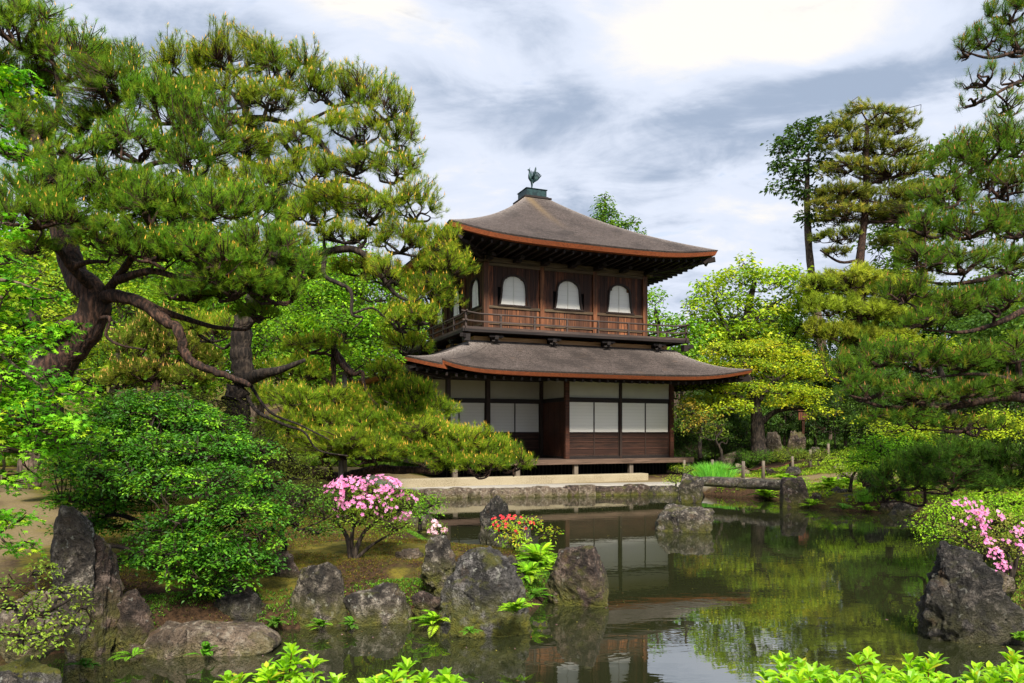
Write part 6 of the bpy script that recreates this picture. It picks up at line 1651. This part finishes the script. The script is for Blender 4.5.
spots = [(-190, 26, 0, 1.0), (-120, 30, 1, 1.1), (-60, 25, 2, .95), (-20, 34, 0, 1.2), (40, 30, 1, 1.1), (100, 32, 2, 1.15), (150, 30, 1, 1.1), (200, 36, 0, 1.3), (250, 30, 2, 1.0), (300, 34, 1, 1.1), (350, 32, 0, 1.0), (400, 40, 3, .9), (20, 44, 3, 1.4), (130, 46, 1, 1.4), (260, 44, 3, 1.3), (340, 46, 1, 1.1),
         (450, 50, 1, .9), (510, 52, 3, .9), (570, 50, 1, .85), (625, 46, 0, .75), (680, 44, 3, .7), (720, 48, 3, .85), (765, 46, 1, .9), (800, 50, 3, .95), (845, 44, 1, .75), (880, 50, 3, 1.0), (925, 46, 1, 1.0), (965, 44, 3, 1.0), (1010, 46, 0, 1.1), (1060, 40, 1, 1.1), (1120, 36, 0, 1.2), (1190, 34, 1, 1.2),
         (700, 33, 3, .34), (730, 31.5, 3, .3), (760, 33, 1, .32), (785, 34, 3, .33), (815, 33, 3, .33), (845, 32, 1, .3), (875, 31, 3, .32), (905, 29, 3, .33), (660, 33, 3, .33), (720, 37, 3, .4), (700, 36, 3, .38), (790, 36, 3, .42), (830, 38, 3, .45), (745, 35, 3, .36), (900, 34, 3, .45), (940, 30, 3, .45), (985, 26, 0, .5), (1030, 24, 1, .6), (1090, 22, 0, .7), (650, 37, 3, .38)]
side = {}
for i, (px, D, k, s) in enumerate(spots):
    o = protos[k] if k not in side else copy_tree(protos[k]); side[k] = 1
    x = (px - 512) / FOC * D; z = gz(x, D); o.location = (x, D, z); o.scale = (s, s, s * (.9 + .2 * ((i * 37) % 10) / 10)); o.rotation_euler = (0, 0, i * 2.4)
    rank = sorted(range(len(spots)), key=lambda j: spots[j][0]).index(i) + 1
    tens = {1: 'tenth', 2: 'twentieth', 3: 'thirtieth', 4: 'fortieth', 5: 'fiftieth', 6: 'sixtieth'}; pre = {2: 'twenty-', 3: 'thirty-', 4: 'forty-', 5: 'fifty-'}
    nm = words[rank - 1] if rank < 20 else (tens[rank // 10] if rank % 10 == 0 else pre[rank // 10] + words[rank % 10 - 1])
    o['label'] = '%s tree of the wood behind the garden, %s from the left' % (kindw[k], nm)
    o['group'] = 'trees of the wood behind the garden'
# ------------------------------------------------------------------ moss and low plants on the ground (nobody could count them)
def cover(name, label, x0, x1, y0, y1, n, pal, seed, hgt=.03, ok=None, l=.03, thr=-.15):
    r = np.random.default_rng(seed); X, Y = r.uniform(x0, x1, n), r.uniform(y0, y1, n)
    s = poly_sd(X, Y, SHORE); cl = smooth_noise(X, Y, 4.0, seed) + r.normal(0, .12, n)
    k = (s > .03) & (cl > thr)
    if ok is not None: k &= ok(X, Y, s)
    X, Y = X[k], Y[k]; Z = ground_z(X, Y); n = len(X)
    m = 5; ci = np.repeat(np.arange(n), m); N = n * m
    p = np.stack([X, Y, Z], 1)[ci] + r.normal(0, .02, (N, 3)) * [1, 1, .1] + [0, 0, .004]
    a = r.uniform(0, 6.28, N); e = r.uniform(.3, 1.3, N); ax = np.stack([np.cos(a) * np.cos(e), np.sin(a) * np.cos(e), np.sin(e)], 1)
    nn_ = nrm(np.array([0, 0, 1.0]) - ax * ax[:, 2:] + r.normal(0, .2, (N, 3)))
    fo = Fol(); sz = r.uniform(.5, 1.2, N); col = pal_pick(pal, n, r)[ci]
    add_leaves(fo, p, nn_, ax, l * sz, l * .4 * sz, col)
    o = fo.build(name, M['leaf']); tag(o, label, 'ground cover', None, 'stuff'); return o


def off_path(X, Y, s): return seg_dist(X, Y, [(-4.6, 4.0), (-5.6, 8), (-7.2, 11.5), (-9.5, 14), (-13, 20)]) > .8


MP = [(.10, .09, .012, 3), (.15, .12, .015, 2), (.10, .05, .022, 3), (.05, .07, .012, 2), (.14, .07, .03, 1.5)]
cover('moss_cover', 'low moss and fallen brown leaves on the left shore', -7, .6, 6.5, 14, 45000, MP, 41, ok=off_path, l=.022)
cover('ground_plants', 'low green ground plants along the right bank', 6.0, 15, 15.5, 27, 16000, [(.20, .30, .025, 3), (.12, .20, .02, 3), (.25, .22, .03, 1), (.30, .40, .03, 1)], 42, l=.07,
      ok=lambda X, Y, s: seg_dist(X, Y, [(6.5, 24.2), (8.6, 23.0), (10.8, 22.3), (16, 23)]) > .7)
cover('ground_plants', 'dark ivy and small plants at the waterline of the left shore', -4.2, .5, 6.0, 12.2, 70000, [(.08, .18, .02, 3), (.14, .26, .025, 2), (.05, .11, .02, 2)], 43, l=.027, ok=lambda X, Y, s: (s < .38))
cover('undergrowth', 'dark leafy undergrowth on the forest floor beyond the right bank', 3, 45, 28.5, 60, 60000, [(.05, .09, .02, 3), (.08, .13, .02, 2), (.03, .05, .015, 2)], 44, l=.30)
cover('undergrowth', 'green leafy undergrowth on the forest floor beyond the left shore', -40, -2.5, 24, 60, 50000, [(.12, .20, .02, 3), (.08, .13, .02, 2), (.17, .22, .03, 2)], 45, l=.30)
cover('ground_plants', 'low plants and litter on the near right bank behind the big dark rock', 4.3, 9, 4.5, 11, 24000, [(.16, .24, .025, 3), (.20, .13, .05, 2), (.10, .17, .02, 2)], 46, l=.03)

def floating(n, seed):
    r = np.random.default_rng(seed); X, Y = r.uniform(-3.8, 5, n), 4 + 15 * r.random(n) ** 1.4
    s = poly_sd(X, Y, SHORE); k = (s < -.06) & ((s > -.9) | (r.random(n) < .12)); X, Y = X[k], Y[k]; n = len(X)
    a = r.uniform(0, 6.28, n); ax = np.stack([np.cos(a), np.sin(a), np.zeros(n)], 1); fo = Fol()
    add_leaves(fo, np.stack([X, Y, np.full(n, .004)], 1), np.tile([0, 0, 1.0], (n, 1)), ax, r.uniform(.012, .035, n), r.uniform(.008, .016, n), pal_pick([(.30, .26, .06, 2), (.18, .12, .04, 2), (.16, .24, .03, 1), (.60, .34, .44, .5)], n, r, .16, (1, 1, 1)), .05)
    tag(fo.build('floating_leaves', M['leaf']), 'scattered fallen leaves and petals floating on the pond', 'leaves', None, 'stuff')


floating(1500, 51)
